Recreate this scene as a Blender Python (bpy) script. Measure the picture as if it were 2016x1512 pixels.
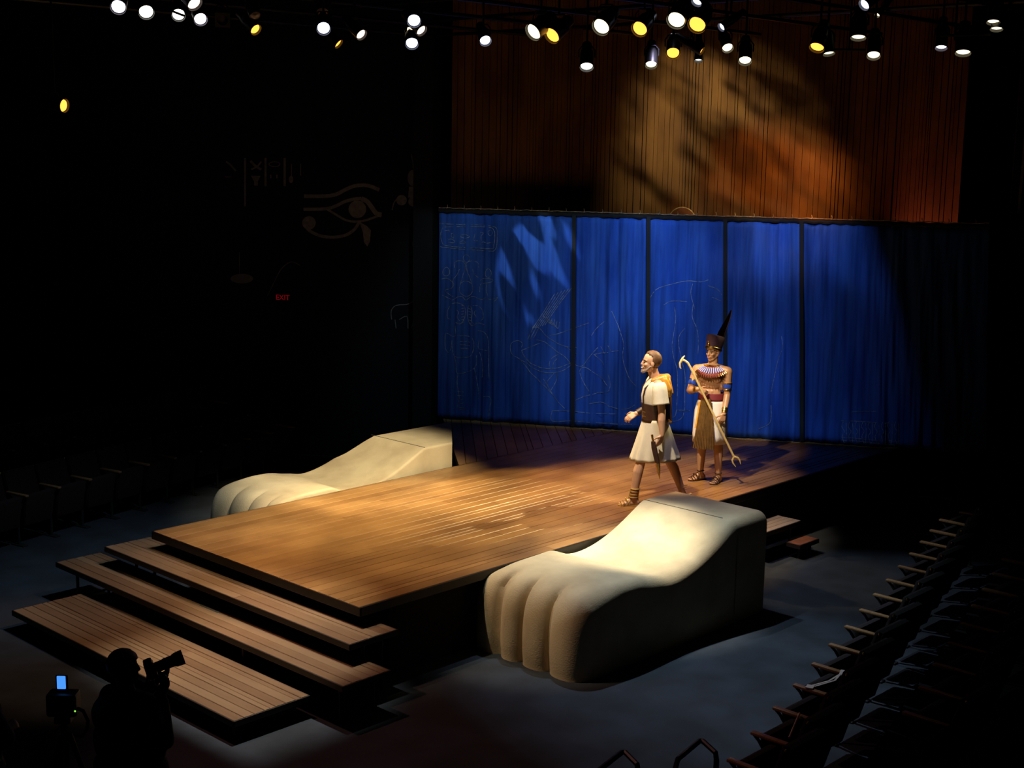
import bpy, bmesh, math, random
from mathutils import Vector, Matrix, noise as mnoise
random.seed(7)
for o in list(bpy.data.objects): bpy.data.objects.remove(o)
SC = bpy.context.scene; COL = SC.collection
PI = math.pi

# ------------------------------------------------------------------ camera
cam = bpy.data.cameras.new('camera'); co = bpy.data.objects.new('camera', cam); COL.objects.link(co)
cam.sensor_width = 36; cam.lens = 48.905; cam.clip_end = 200
R3 = Matrix(((0.6898805613791154, 0.11254296818864448, -0.7151215919985401),
             (-0.7237197236812617, 0.13064068858246367, -0.6776155045757276),
             (0.017163117023278524, 0.9850213656555828, 0.17157603741797903)))
co.matrix_world = Matrix.Translation((0, 0, 4.95)) @ R3.to_4x4()
SC.camera = co

# ------------------------------------------------------------------ view and world
SC.view_settings.view_transform = 'Standard'; SC.view_settings.look = 'None'
SC.view_settings.exposure = 0.0; SC.view_settings.gamma = 1.0; SC.view_settings.use_curve_mapping = False
w = bpy.data.worlds.new('dark_house'); SC.world = w; w.use_nodes = True
w.node_tree.nodes['Background'].inputs[0].default_value = (0.35, 0.4, 1.0, 1)
w.node_tree.nodes['Background'].inputs[1].default_value = 0.0012

# ------------------------------------------------------------------ stage lighting (spots mostly at grid height, some added as fill)
def spot(name, loc, aim, watts, color, size, blend=0.5, radius=0.08, gobo=None):
    l = bpy.data.lights.new(name, 'SPOT'); l.energy = watts; l.color = color
    l.spot_size = math.radians(size); l.spot_blend = blend; l.shadow_soft_size = radius
    o = bpy.data.objects.new(name, l); COL.objects.link(o); o.location = loc
    d = Vector(aim) - Vector(loc); o.rotation_euler = d.to_track_quat('-Z', 'Y').to_euler()
    if gobo:      # a breakup pattern slide in the lamp
        l.use_nodes = True; nt = l.node_tree; N = nt.nodes; L = nt.links
        em = [n for n in N if n.type == 'EMISSION'][0]
        tc = N.new('ShaderNodeTexCoord'); mp = N.new('ShaderNodeMapping'); sep = N.new('ShaderNodeSeparateXYZ')
        L.new(tc.outputs['Normal'], sep.inputs[0])
        dx = N.new('ShaderNodeMath'); dx.operation = 'DIVIDE'; L.new(sep.outputs[0], dx.inputs[0]); L.new(sep.outputs[2], dx.inputs[1])
        dy = N.new('ShaderNodeMath'); dy.operation = 'DIVIDE'; L.new(sep.outputs[1], dy.inputs[0]); L.new(sep.outputs[2], dy.inputs[1])
        cb = N.new('ShaderNodeCombineXYZ'); L.new(dx.outputs[0], cb.inputs[0]); L.new(dy.outputs[0], cb.inputs[1])
        L.new(cb.outputs[0], mp.inputs[0]); mp.inputs['Location'].default_value = (gobo['seed'], gobo['seed'] * .37, 0)
        mp.inputs['Rotation'].default_value = (0, 0, gobo.get('rot', 0)); mp.vector_type = 'TEXTURE'; mp.inputs['Scale'].default_value = tuple(1 / q for q in gobo['scale'])
        nz = N.new('ShaderNodeTexNoise'); L.new(mp.outputs[0], nz.inputs['Vector'])
        nz.inputs['Scale'].default_value = 1; nz.inputs['Detail'].default_value = gobo.get('detail', 1.5)
        rp = N.new('ShaderNodeMapRange'); L.new(nz.outputs[0], rp.inputs[0])
        rp.inputs[1].default_value = gobo['lo']; rp.inputs[2].default_value = gobo['hi']
        rp.inputs[3].default_value = gobo.get('min', 0.0); rp.inputs[4].default_value = 1
        rp.interpolation_type = 'SMOOTHSTEP'
        outp = rp.outputs[0]
        for ax, sgn, lim in ((1, 1, gobo.get('top')), (1, -1, gobo.get('bottom')), (0, 1, gobo.get('right')), (0, -1, gobo.get('left'))):
            if lim is None: continue          # a framing shutter of the lamp
            ab = N.new('ShaderNodeMath'); ab.operation = 'ABSOLUTE'; L.new(sep.outputs[2], ab.inputs[0])
            dv = N.new('ShaderNodeMath'); dv.operation = 'DIVIDE'; L.new(sep.outputs[ax], dv.inputs[0]); L.new(ab.outputs[0], dv.inputs[1])
            sh = N.new('ShaderNodeMapRange'); L.new(dv.outputs[0], sh.inputs[0]); e_ = gobo.get('soft', .01) if ax == 0 else gobo.get('softv', .012)
            sh.inputs[1].default_value = sgn * lim - e_; sh.inputs[2].default_value = sgn * lim + e_
            sh.inputs[3].default_value = 1 if sgn > 0 else 0; sh.inputs[4].default_value = 0 if sgn > 0 else 1
            ml = N.new('ShaderNodeMath'); ml.operation = 'MULTIPLY'; L.new(outp, ml.inputs[0]); L.new(sh.outputs[0], ml.inputs[1]); outp = ml.outputs[0]
        L.new(outp, em.inputs['Strength'])
    return o
WARM = (1, .80, .50); WHITE = (1, .93, .80); COOL = (.62, .74, 1); AMBER = (1, .55, .14)
CO = Vector((14.377, 14.794, 0)); CD = Vector((.5003, -.8659, 0)).normalized(); CN = Vector((-CD.y, CD.x, 0))
def cpt(s, z, off=0.0):            # a point on the plane of the back curtain
    p = CO + CD * s + CN * off; return Vector((p.x, p.y, z))
# stone paws
spot('key_left_paw', (9.4, 8.9, 6.2), (10.9, 12.9, .8), 3000, (1, .90, .64), 30, .7, .05)
spot('key_right_paw', (9.9, 9.9, 6.2), (11.0, 8.8, .9), 3100, (1, .93, .74), 22, .95, .05)
spot('toe_light', (6.9, 10.35, 6.2), (9.4, 8.85, .5), 620, (1, .86, .58), 18, .7, .04)
# warm pool on the stage
spot('stage_amber', (9.9, 10.9, 6.3), (9.9, 10.85, .8), 2100, (1, .80, .48), 52, .9, .08)
spot('stage_backlight', (16.6, 8.6, 5.9), (11.0, 11.0, .8), 2200, (1, .80, .40), 22, .5, .05)
spot('stage_gold', (12.6, 12.0, 6.2), (12.0, 10.9, .8), 800, (1, .72, .26), 30, .4, .06)
spot('stage_gold_far', (13.0, 10.8, 6.2), (13.1, 10.25, .8), 800, (1, .60, .22), 35, .35, .06)
spot('stage_front', (7.4, 11.4, 6.2), (8.6, 11.0, .8), 420, (1, .72, .42), 44, .8, .06)
spot('stage_violet', (11.4, 8.7, 6.2), (12.6, 9.9, .8), 260, (.72, .66, 1), 44, .6, .08)
spot('actors', (10.7, 9.3, 6.2), (13.25, 9.9, 1.55), 1500, (1, .82, .56), 28, .5, .06)
spot('actors_side', (11.8, 12.8, 6.0), (13.0, 9.9, 1.9), 420, (1, .74, .40), 20, .5, .06)
# steps
spot('steps_warm', (7.5, 9.9, 6.2), (6.85, 9.9, .3), 1600, (1, .96, .84), 32, .9, .05, gobo=dict(lo=-2, hi=-1, seed=0, scale=(1, 1, 1), top=.10, left=.20, soft=.03, softv=.02))
spot('steps_red', (9.0, 9.4, 6.2), (7.0, 11.6, .3), 480, (1, .56, .32), 34, .7, .06)
# floor washes
spot('floor_right', (10.6, 9.75, 6.2), (10.2, 6.9, 0), 1050, (.64, .82, 1), 54, .6, .04, gobo=dict(lo=-2, hi=-1, seed=0, scale=(1, 1, 1), top=.20, right=.22, left=.30, soft=.14, softv=.08))
spot('floor_left', (8.6, 11.2, 6.2), (7.9, 13.9, 0), 420, (.60, .80, 1), 54, .8, .1, gobo=dict(lo=-2, hi=-1, seed=0, scale=(1, 1, 1), top=.22, softv=.12))
spot('floor_far', (12.0, 10.4, 6.2), (13.4, 7.2, 0), 420, (.72, .84, 1), 36, .5, .03, gobo=dict(lo=-2, hi=-1, seed=0, scale=(1, 1, 1), top=.165, bottom=.15, softv=.03))
spot('floor_front', (6.5, 11.0, 6.2), (7.7, 8.0, 0), 260, (1, .42, .34), 56, .8, .06)
# curtain
spot('curtain_blue_a', cpt(3.9, 6.0, -3.6), cpt(3.9, 2.3), 1000, (.36, .60, 1), 74, .35, .05, gobo=dict(seed=3.1, scale=(3, 3, 3), lo=.35, hi=.62, min=.35, top=.285, bottom=.165, left=.45, right=.36, soft=.16))
spot('curtain_dim', cpt(1.0, 6.0, -3.6), cpt(1.0, 2.3), 190, (.50, .85, 1), 62, .6, .05, gobo=dict(seed=1.1, scale=(3, 3, 3), lo=.25, hi=.65, min=.6, top=.285, bottom=.19, soft=.02))
spot('curtain_slashes', cpt(1.9, 6.0, -3.4), cpt(1.25, 3.2), 620, (.62, .80, .95), 17, .35, .01, gobo=dict(seed=2.3, scale=(5, 22, 5), lo=.50, hi=.60, rot=-1.0, detail=.5, top=.2))
# backdrop
spot('backdrop_ochre', cpt(3.4, 5.75, -1.6), cpt(3.5, 4.95, .7), 190, (1, .84, .38), 80, .7, .03, gobo=dict(seed=6.1, scale=(1.6, 4.0, 3), lo=.38, hi=.62, rot=-.6, detail=2, min=.05, left=.48, soft=.16))
spot('backdrop_amber', cpt(4.9, 5.4, -1.6), cpt(4.6, 4.1, .7), 260, (1, .36, .07), 64, .9, .03, gobo=dict(seed=2.7, scale=(1.6, 4, 3), lo=.34, hi=.66, rot=-.6, detail=2, min=.16))
spot('backdrop_red', cpt(6.75, 2.9, .35), cpt(6.8, 5.2, .72), 54, (1, .27, .14), 74, .9, .05)
# added weak spot that lifts the signs on the painted wall
spot('wall_fill', (8.5, 12.5, 6.3), cpt(-1.9, 3.7, .3), 16, (.9, .85, 1), 60, .8, .1)
spot('deck_back_fill', (13.8, 11.2, 6.2), (14.7, 11.8, .8), 75, (1, .62, .42), 50, .8, .08)  # added warm fill offsetting the blue bounce on the back deck
spot('actors_front', (8.6, 8.5, 5.9), (13.8, 9.95, 2.1), 900, (1, .80, .54), 11, .6, .05)


# ------------------------------------------------------------------ object helpers
def tag(o, label=None, cat=None, group=None, kind=None):
    if label: o['label'] = label
    if cat: o['category'] = cat
    if group: o['group'] = group
    if kind: o['kind'] = kind
    return o
def empty(name, loc=(0, 0, 0), rz=0.0, label=None, cat=None, group=None, kind=None):
    o = bpy.data.objects.new(name, None); COL.objects.link(o); o.location = loc; o.rotation_euler = (0, 0, rz)
    o.empty_display_size = .1
    return tag(o, label, cat, group, kind)
def link(name, me, mat, parent=None):
    o = bpy.data.objects.new(name, me); COL.objects.link(o)
    if mat and not me.materials: me.materials.append(mat)
    if parent: o.parent = parent
    return o
class MB:
    def __init__(s): s.bm = bmesh.new()
    def box(s, c, d, rz=0, bev=0.0, M=None):
        r = bmesh.ops.create_cube(s.bm, size=1)
        vs = r['verts']; T = Matrix.Translation(c) @ Matrix.Rotation(rz, 4, 'Z') @ Matrix.Diagonal((d[0], d[1], d[2], 1))
        if M is not None: T = M @ T
        bmesh.ops.transform(s.bm, matrix=T, verts=vs)
        if bev > 0:
            es = list({e for v in vs for e in v.link_edges})
            bmesh.ops.bevel(s.bm, geom=es, offset=bev, segments=2, affect='EDGES', profile=.5)
        return s
    def tube(s, pts, r, n=8, caps=True):
        P = [Vector(p) for p in pts]; rr = r if isinstance(r, (list, tuple)) else [r] * len(P)
        rings = []; up = None
        for i, p in enumerate(P):
            t = ((P[min(i + 1, len(P) - 1)] - P[max(i - 1, 0)])).normalized()
            if up is None: up = Vector((0, 0, 1)) if abs(t.z) < .9 else Vector((1, 0, 0))
            a = t.cross(up)
            if a.length < 1e-4: a = t.cross(Vector((1, .1, 0)))
            a.normalize(); b = a.cross(t).normalized(); up = b
            rings.append([s.bm.verts.new(p + (a * math.cos(k * 2 * PI / n) + b * math.sin(k * 2 * PI / n)) * rr[i]) for k in range(n)])
        for i in range(len(rings) - 1):
            for k in range(n):
                s.bm.faces.new((rings[i][k], rings[i][(k + 1) % n], rings[i + 1][(k + 1) % n], rings[i + 1][k]))
        if caps: s.bm.faces.new(rings[0][::-1]); s.bm.faces.new(rings[-1])
        return s
    def loft(s, rings, caps=(True, True), closed=True):
        V = [[s.bm.verts.new(p) for p in r] for r in rings]; n = len(V[0])
        for i in range(len(V) - 1):
            for k in range(n if closed else n - 1):
                s.bm.faces.new((V[i][k], V[i][(k + 1) % n], V[i + 1][(k + 1) % n], V[i + 1][k]))
        if closed and caps[0]: s.bm.faces.new(V[0][::-1])
        if closed and caps[1]: s.bm.faces.new(V[-1])
        return s
    def cap(s, a, b, ra, rb, n=14, sy=1.0):     # tapered capsule, closed
        a = Vector(a); b = Vector(b); t = (b - a)
        L = t.length
        t = t.normalized() if L > 1e-6 else Vector((0, 0, 1))
        u = t.cross(Vector((0, 1, 0)) if abs(t.y) < .9 else Vector((1, 0, 0))).normalized(); v = t.cross(u).normalized()
        rings = []
        for k in range(1, 5):
            an = PI / 2 * (1 - k / 4); rings.append((a - t * ra * math.sin(an), ra * math.cos(an)))
        for k in range(1, 4):
            f = k / 4; rings.append((a.lerp(b, f), ra + (rb - ra) * f))
        for k in range(0, 4):
            an = PI / 2 * (k / 4); rings.append((b + t * rb * math.sin(an), rb * math.cos(an)))
        R = [[s.bm.verts.new(c + (u * math.cos(j * 2 * PI / n) + v * math.sin(j * 2 * PI / n)) * r) for j in range(n)] for c, r in rings]
        p0 = s.bm.verts.new(a - t * ra); p1 = s.bm.verts.new(b + t * rb)
        for i in range(len(R) - 1):
            for j in range(n): s.bm.faces.new((R[i][j], R[i][(j + 1) % n], R[i + 1][(j + 1) % n], R[i + 1][j]))
        for j in range(n): s.bm.faces.new((p0, R[0][(j + 1) % n], R[0][j])); s.bm.faces.new((p1, R[-1][j], R[-1][(j + 1) % n]))
        return s
    def ell(s, c, r, M=None, seg=20):
        q = bmesh.ops.create_uvsphere(s.bm, u_segments=seg, v_segments=seg * 2 // 3, radius=1)
        T = Matrix.Translation(c)
        if M is not None: T = T @ M.to_4x4()
        bmesh.ops.transform(s.bm, matrix=T @ Matrix.Diagonal((r[0], r[1], r[2], 1)), verts=q['verts'])
        return s
    def mesh(s, name, smooth=False, angle=35):
        bmesh.ops.recalc_face_normals(s.bm, faces=s.bm.faces)
        me = bpy.data.meshes.new(name); s.bm.to_mesh(me); s.bm.free()
        if smooth:
            me.polygons.foreach_set('use_smooth', [True] * len(me.polygons))
            me.set_sharp_from_angle(angle=math.radians(angle))
        return me
    def build(s, name, mat, parent=None, smooth=False, angle=35):
        return link(name, s.mesh(name, smooth, angle), mat, parent)
def fuse(mb, name, mat, parent, voxel=.007, it=6):       # one continuous skin over overlapping volumes
    me = mb.mesh(name); t = bpy.data.objects.new('t', me); COL.objects.link(t)
    m = t.modifiers.new('r', 'REMESH'); m.mode = 'VOXEL'; m.voxel_size = voxel; m.use_smooth_shade = True
    q = t.modifiers.new('s', 'SMOOTH'); q.factor = .5; q.iterations = it
    dg = bpy.context.evaluated_depsgraph_get(); dg.update()
    nm = bpy.data.meshes.new_from_object(t.evaluated_get(dg)); nm.name = name
    bpy.data.objects.remove(t); nm.materials.clear(); nm.materials.append(mat)
    nm.polygons.foreach_set('use_smooth', [True] * len(nm.polygons))
    return link(name, nm, None, parent)
def copy_tree(o, parent=None):
    c = o.copy(); COL.objects.link(c)
    if parent: c.parent = parent
    for ch in [x for x in o.children]: copy_tree(ch, c)
    return c

# ------------------------------------------------------------------ materials
def mat(name, col, rough=.6, metal=0.0, var=0.0, vscale=8.0, bump=0.0, bscale=60.0, spec=.5, col2=None, detail=4, stretch=(1, 1, 1), sheen=0):
    m = bpy.data.materials.new(name); m.use_nodes = True; nt = m.node_tree; N = nt.nodes; L = nt.links
    b = N['Principled BSDF']; b.inputs['Roughness'].default_value = rough; b.inputs['Metallic'].default_value = metal
    b.inputs['Specular IOR Level'].default_value = spec
    tc = N.new('ShaderNodeTexCoord'); mp = N.new('ShaderNodeMapping'); L.new(tc.outputs['Object'], mp.inputs[0]); mp.inputs['Scale'].default_value = stretch
    nz = N.new('ShaderNodeTexNoise'); nz.inputs['Scale'].default_value = vscale; nz.inputs['Detail'].default_value = detail
    L.new(mp.outputs[0], nz.inputs['Vector'])
    mx = N.new('ShaderNodeMix'); mx.data_type = 'RGBA'
    c2 = col2 if col2 else tuple(max(0, c * (1 - var)) for c in col)
    mx.inputs[6].default_value = (*col, 1); mx.inputs[7].default_value = (*c2, 1)
    rp = N.new('ShaderNodeMapRange'); L.new(nz.outputs[0], rp.inputs[0]); rp.inputs[1].default_value = .35; rp.inputs[2].default_value = .65
    L.new(rp.outputs[0], mx.inputs[0]); L.new(mx.outputs[2], b.inputs['Base Color'])
    if bump > 0:
        n2 = N.new('ShaderNodeTexNoise'); n2.inputs['Scale'].default_value = bscale; n2.inputs['Detail'].default_value = 3
        L.new(mp.outputs[0], n2.inputs['Vector'])
        bp = N.new('ShaderNodeBump'); bp.inputs['Strength'].default_value = bump; bp.inputs['Distance'].default_value = .01
        L.new(n2.outputs[0], bp.inputs['Height']); L.new(bp.outputs[0], b.inputs['Normal'])
    return m
def emit(name, col, strength):
    m = bpy.data.materials.new(name); m.use_nodes = True; b = m.node_tree.nodes['Principled BSDF']
    b.inputs['Base Color'].default_value = (*[min(1, c) for c in col], 1)
    b.inputs['Emission Color'].default_value = (*col, 1); b.inputs['Emission Strength'].default_value = strength
    b.inputs['Roughness'].default_value = .3
    return m
def wood(name, c1, c2, axis='X', rough=.33, dark=.5, spec=.5):
    # per-plank tone comes from a face attribute, grain from stretched noise
    m = bpy.data.materials.new(name); m.use_nodes = True; nt = m.node_tree; N = nt.nodes; L = nt.links
    b = N['Principled BSDF']; b.inputs['Specular IOR Level'].default_value = spec
    at = N.new('ShaderNodeAttribute'); at.attribute_name = 'tone'
    tc = N.new('ShaderNodeTexCoord'); mp = N.new('ShaderNodeMapping'); L.new(tc.outputs['Object'], mp.inputs[0])
    mp.inputs['Scale'].default_value = (1.2, 22, 22) if axis == 'X' else (22, 1.2, 22)
    nz = N.new('ShaderNodeTexNoise'); nz.inputs['Scale'].default_value = 1.6; nz.inputs['Detail'].default_value = 6; L.new(mp.outputs[0], nz.inputs['Vector'])
    n2 = N.new('ShaderNodeTexNoise'); n2.inputs['Scale'].default_value = 1.3; n2.inputs['Detail'].default_value = 5; L.new(tc.outputs['Object'], n2.inputs['Vector'])
    mx = N.new('ShaderNodeMix'); mx.data_type = 'RGBA'; mx.inputs[6].default_value = (*c1, 1); mx.inputs[7].default_value = (*c2, 1)
    ad = N.new('ShaderNodeMath'); ad.operation = 'ADD'; L.new(nz.outputs[0], ad.inputs[0]); L.new(at.outputs['Fac'], ad.inputs[1])
    rp = N.new('ShaderNodeMapRange'); L.new(ad.outputs[0], rp.inputs[0]); rp.inputs[1].default_value = .1; rp.inputs[2].default_value = 1.9
    L.new(rp.outputs[0], mx.inputs[0])
    m2 = N.new('ShaderNodeMix'); m2.data_type = 'RGBA'; m2.blend_type = 'MULTIPLY'
    r2 = N.new('ShaderNodeMapRange'); L.new(n2.outputs[0], r2.inputs[0]); r2.inputs[1].default_value = .35; r2.inputs[2].default_value = .7; r2.inputs[4].default_value = dark
    L.new(r2.outputs[0], m2.inputs[0]); L.new(mx.outputs[2], m2.inputs[6]); m2.inputs[7].default_value = (.45, .4, .36, 1)
    L.new(m2.outputs[2], b.inputs['Base Color'])
    r3 = N.new('ShaderNodeMapRange'); L.new(n2.outputs[0], r3.inputs[0]); r3.inputs[3].default_value = rough - .06; r3.inputs[4].default_value = rough + .14
    L.new(r3.outputs[0], b.inputs['Roughness'])
    bp = N.new('ShaderNodeBump'); bp.inputs['Strength'].default_value = .14; bp.inputs['Distance'].default_value = .004
    L.new(nz.outputs[0], bp.inputs['Height']); L.new(bp.outputs[0], b.inputs['Normal'])
    return m
M = {}
M['deck'] = wood('stained deck planks', (.25, .118, .038), (.42, .225, .08), 'X', rough=.30, dark=.85, spec=.38)
M['tread'] = wood('stained tread planks', (.17, .085, .042), (.32, .205, .115), 'Y', rough=.34)
M['grey_tread'] = wood('worn grey planks', (.20, .15, .13), (.30, .24, .21), 'X', rough=.42)
M['edge'] = mat('dark edge board', (.007, .003, .002), .5, var=.4)
M['skirt'] = mat('black skirting', (.004, .004, .004), .9)
M['steel'] = mat('black steel', (.02, .02, .022), .45, metal=.5)
M['stone'] = mat('sand plaster', (.60, .47, .28), .82, vscale=2.1, bump=.3, bscale=70, col2=(.44, .33, .19), detail=7)
M['floor'] = mat('dark blue carpet', (.042, .05, .064), .95, var=.35, vscale=2.2, bump=.25, bscale=180, spec=.15, col2=(.030, .034, .040))
M['riser'] = mat('black riser carpet', (.008, .008, .010), .95, spec=.1)
M['wall'] = mat('black painted wall', (.010, .010, .013), .95, spec=.1)
M['ceil'] = mat('black ceiling', (.004, .004, .005), .95, spec=.1)
M['paint'] = mat('chalk grey paint', (.20, .18, .18), .9, var=.3, vscale=14)
M['chalk'] = mat('chalk line', (.30, .34, .42), .9, var=.75, vscale=22)
M['hem'] = mat('black webbing', (.004, .004, .006), .85)
M['muslin'] = mat('cream muslin edge', (.75, .6, .38), .8, var=.5, vscale=30)
M['brass'] = mat('gold metal', (.85, .55, .16), .28, metal=1, var=.3, vscale=40)
M['lampcan'] = mat('black lamp housing', (.012, .012, .013), .4, metal=.3)
M['pipe'] = mat('grid pipe', (.03, .03, .032), .35, metal=.8)
M['seatfab'] = mat('burgundy seat fabric', (.014, .006, .007), .9, var=.3, vscale=40)
M['seatback'] = mat('dark seat shell', (.006, .005, .006), .7)
M['armwood'] = mat('varnished armrest wood', (.40, .22, .09), .35, var=.3, vscale=12, stretch=(1, 8, 1))
M['iron'] = mat('grey cast iron', (.035, .037, .035), .5, metal=.5)
M['black'] = mat('black cloth', (.006, .006, .007), .85)
M['skin'] = mat('fair skin', (.60, .34, .21), .5, var=.12, vscale=9)
M['skin2'] = mat('tanned skin', (.52, .28, .15), .42, var=.12, vscale=9)
M['shaded_skin'] = mat('skin in shade', (.20, .12, .09), .6)  # skin colour darkened to stand for the figures' shade
M['hair'] = mat('light brown hair', (.13, .058, .022), .6, var=.5, vscale=60, stretch=(1, 1, 4))
M['beard'] = mat('greying beard', (.34, .25, .19), .7, var=.4, vscale=80)
M['darkhair'] = mat('dark hair', (.02, .014, .01), .5)
M['tunic'] = mat('cream linen', (.74, .68, .54), .8, var=.12, vscale=5, bump=.15, bscale=120)
M['leather'] = mat('dark brown leather', (.055, .022, .015), .45, var=.3, vscale=20)
M['gold_cloth'] = mat('amber satin', (.80, .38, .05), .35, var=.35, vscale=12)
M['gold_leather'] = mat('gold leather', (.62, .40, .14), .35, metal=.4, var=.3, vscale=30)
M['plum'] = mat('dark plum felt', (.040, .010, .036), .8, var=.3, vscale=20)
M['sash'] = mat('burgundy sash', (.17, .015, .02), .7)
M['apron'] = mat('bronze pleated cloth', (.22, .12, .035), .55, var=.3, vscale=20)
M['white'] = mat('white cotton', (.78, .74, .68), .8)
M['ivory'] = mat('gold painted staff', (.80, .62, .26), .35, metal=.2)
M['blue'] = mat('lapis blue enamel', (.02, .06, .42), .3)
M['bead'] = mat('violet grey beads', (.50, .44, .66), .3)
M['eye'] = mat('dark eye', (.02, .015, .012), .3)
M['teeth'] = mat('teeth', (.8, .76, .7), .4)
M['lip'] = mat('lips', (.42, .14, .11), .5)
M['rust'] = mat('reddish plywood', (.20, .06, .025), .7, var=.3)
M['grate'] = mat('worn tread patch', (.10, .09, .07), .6, var=.5, vscale=30)

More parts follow.
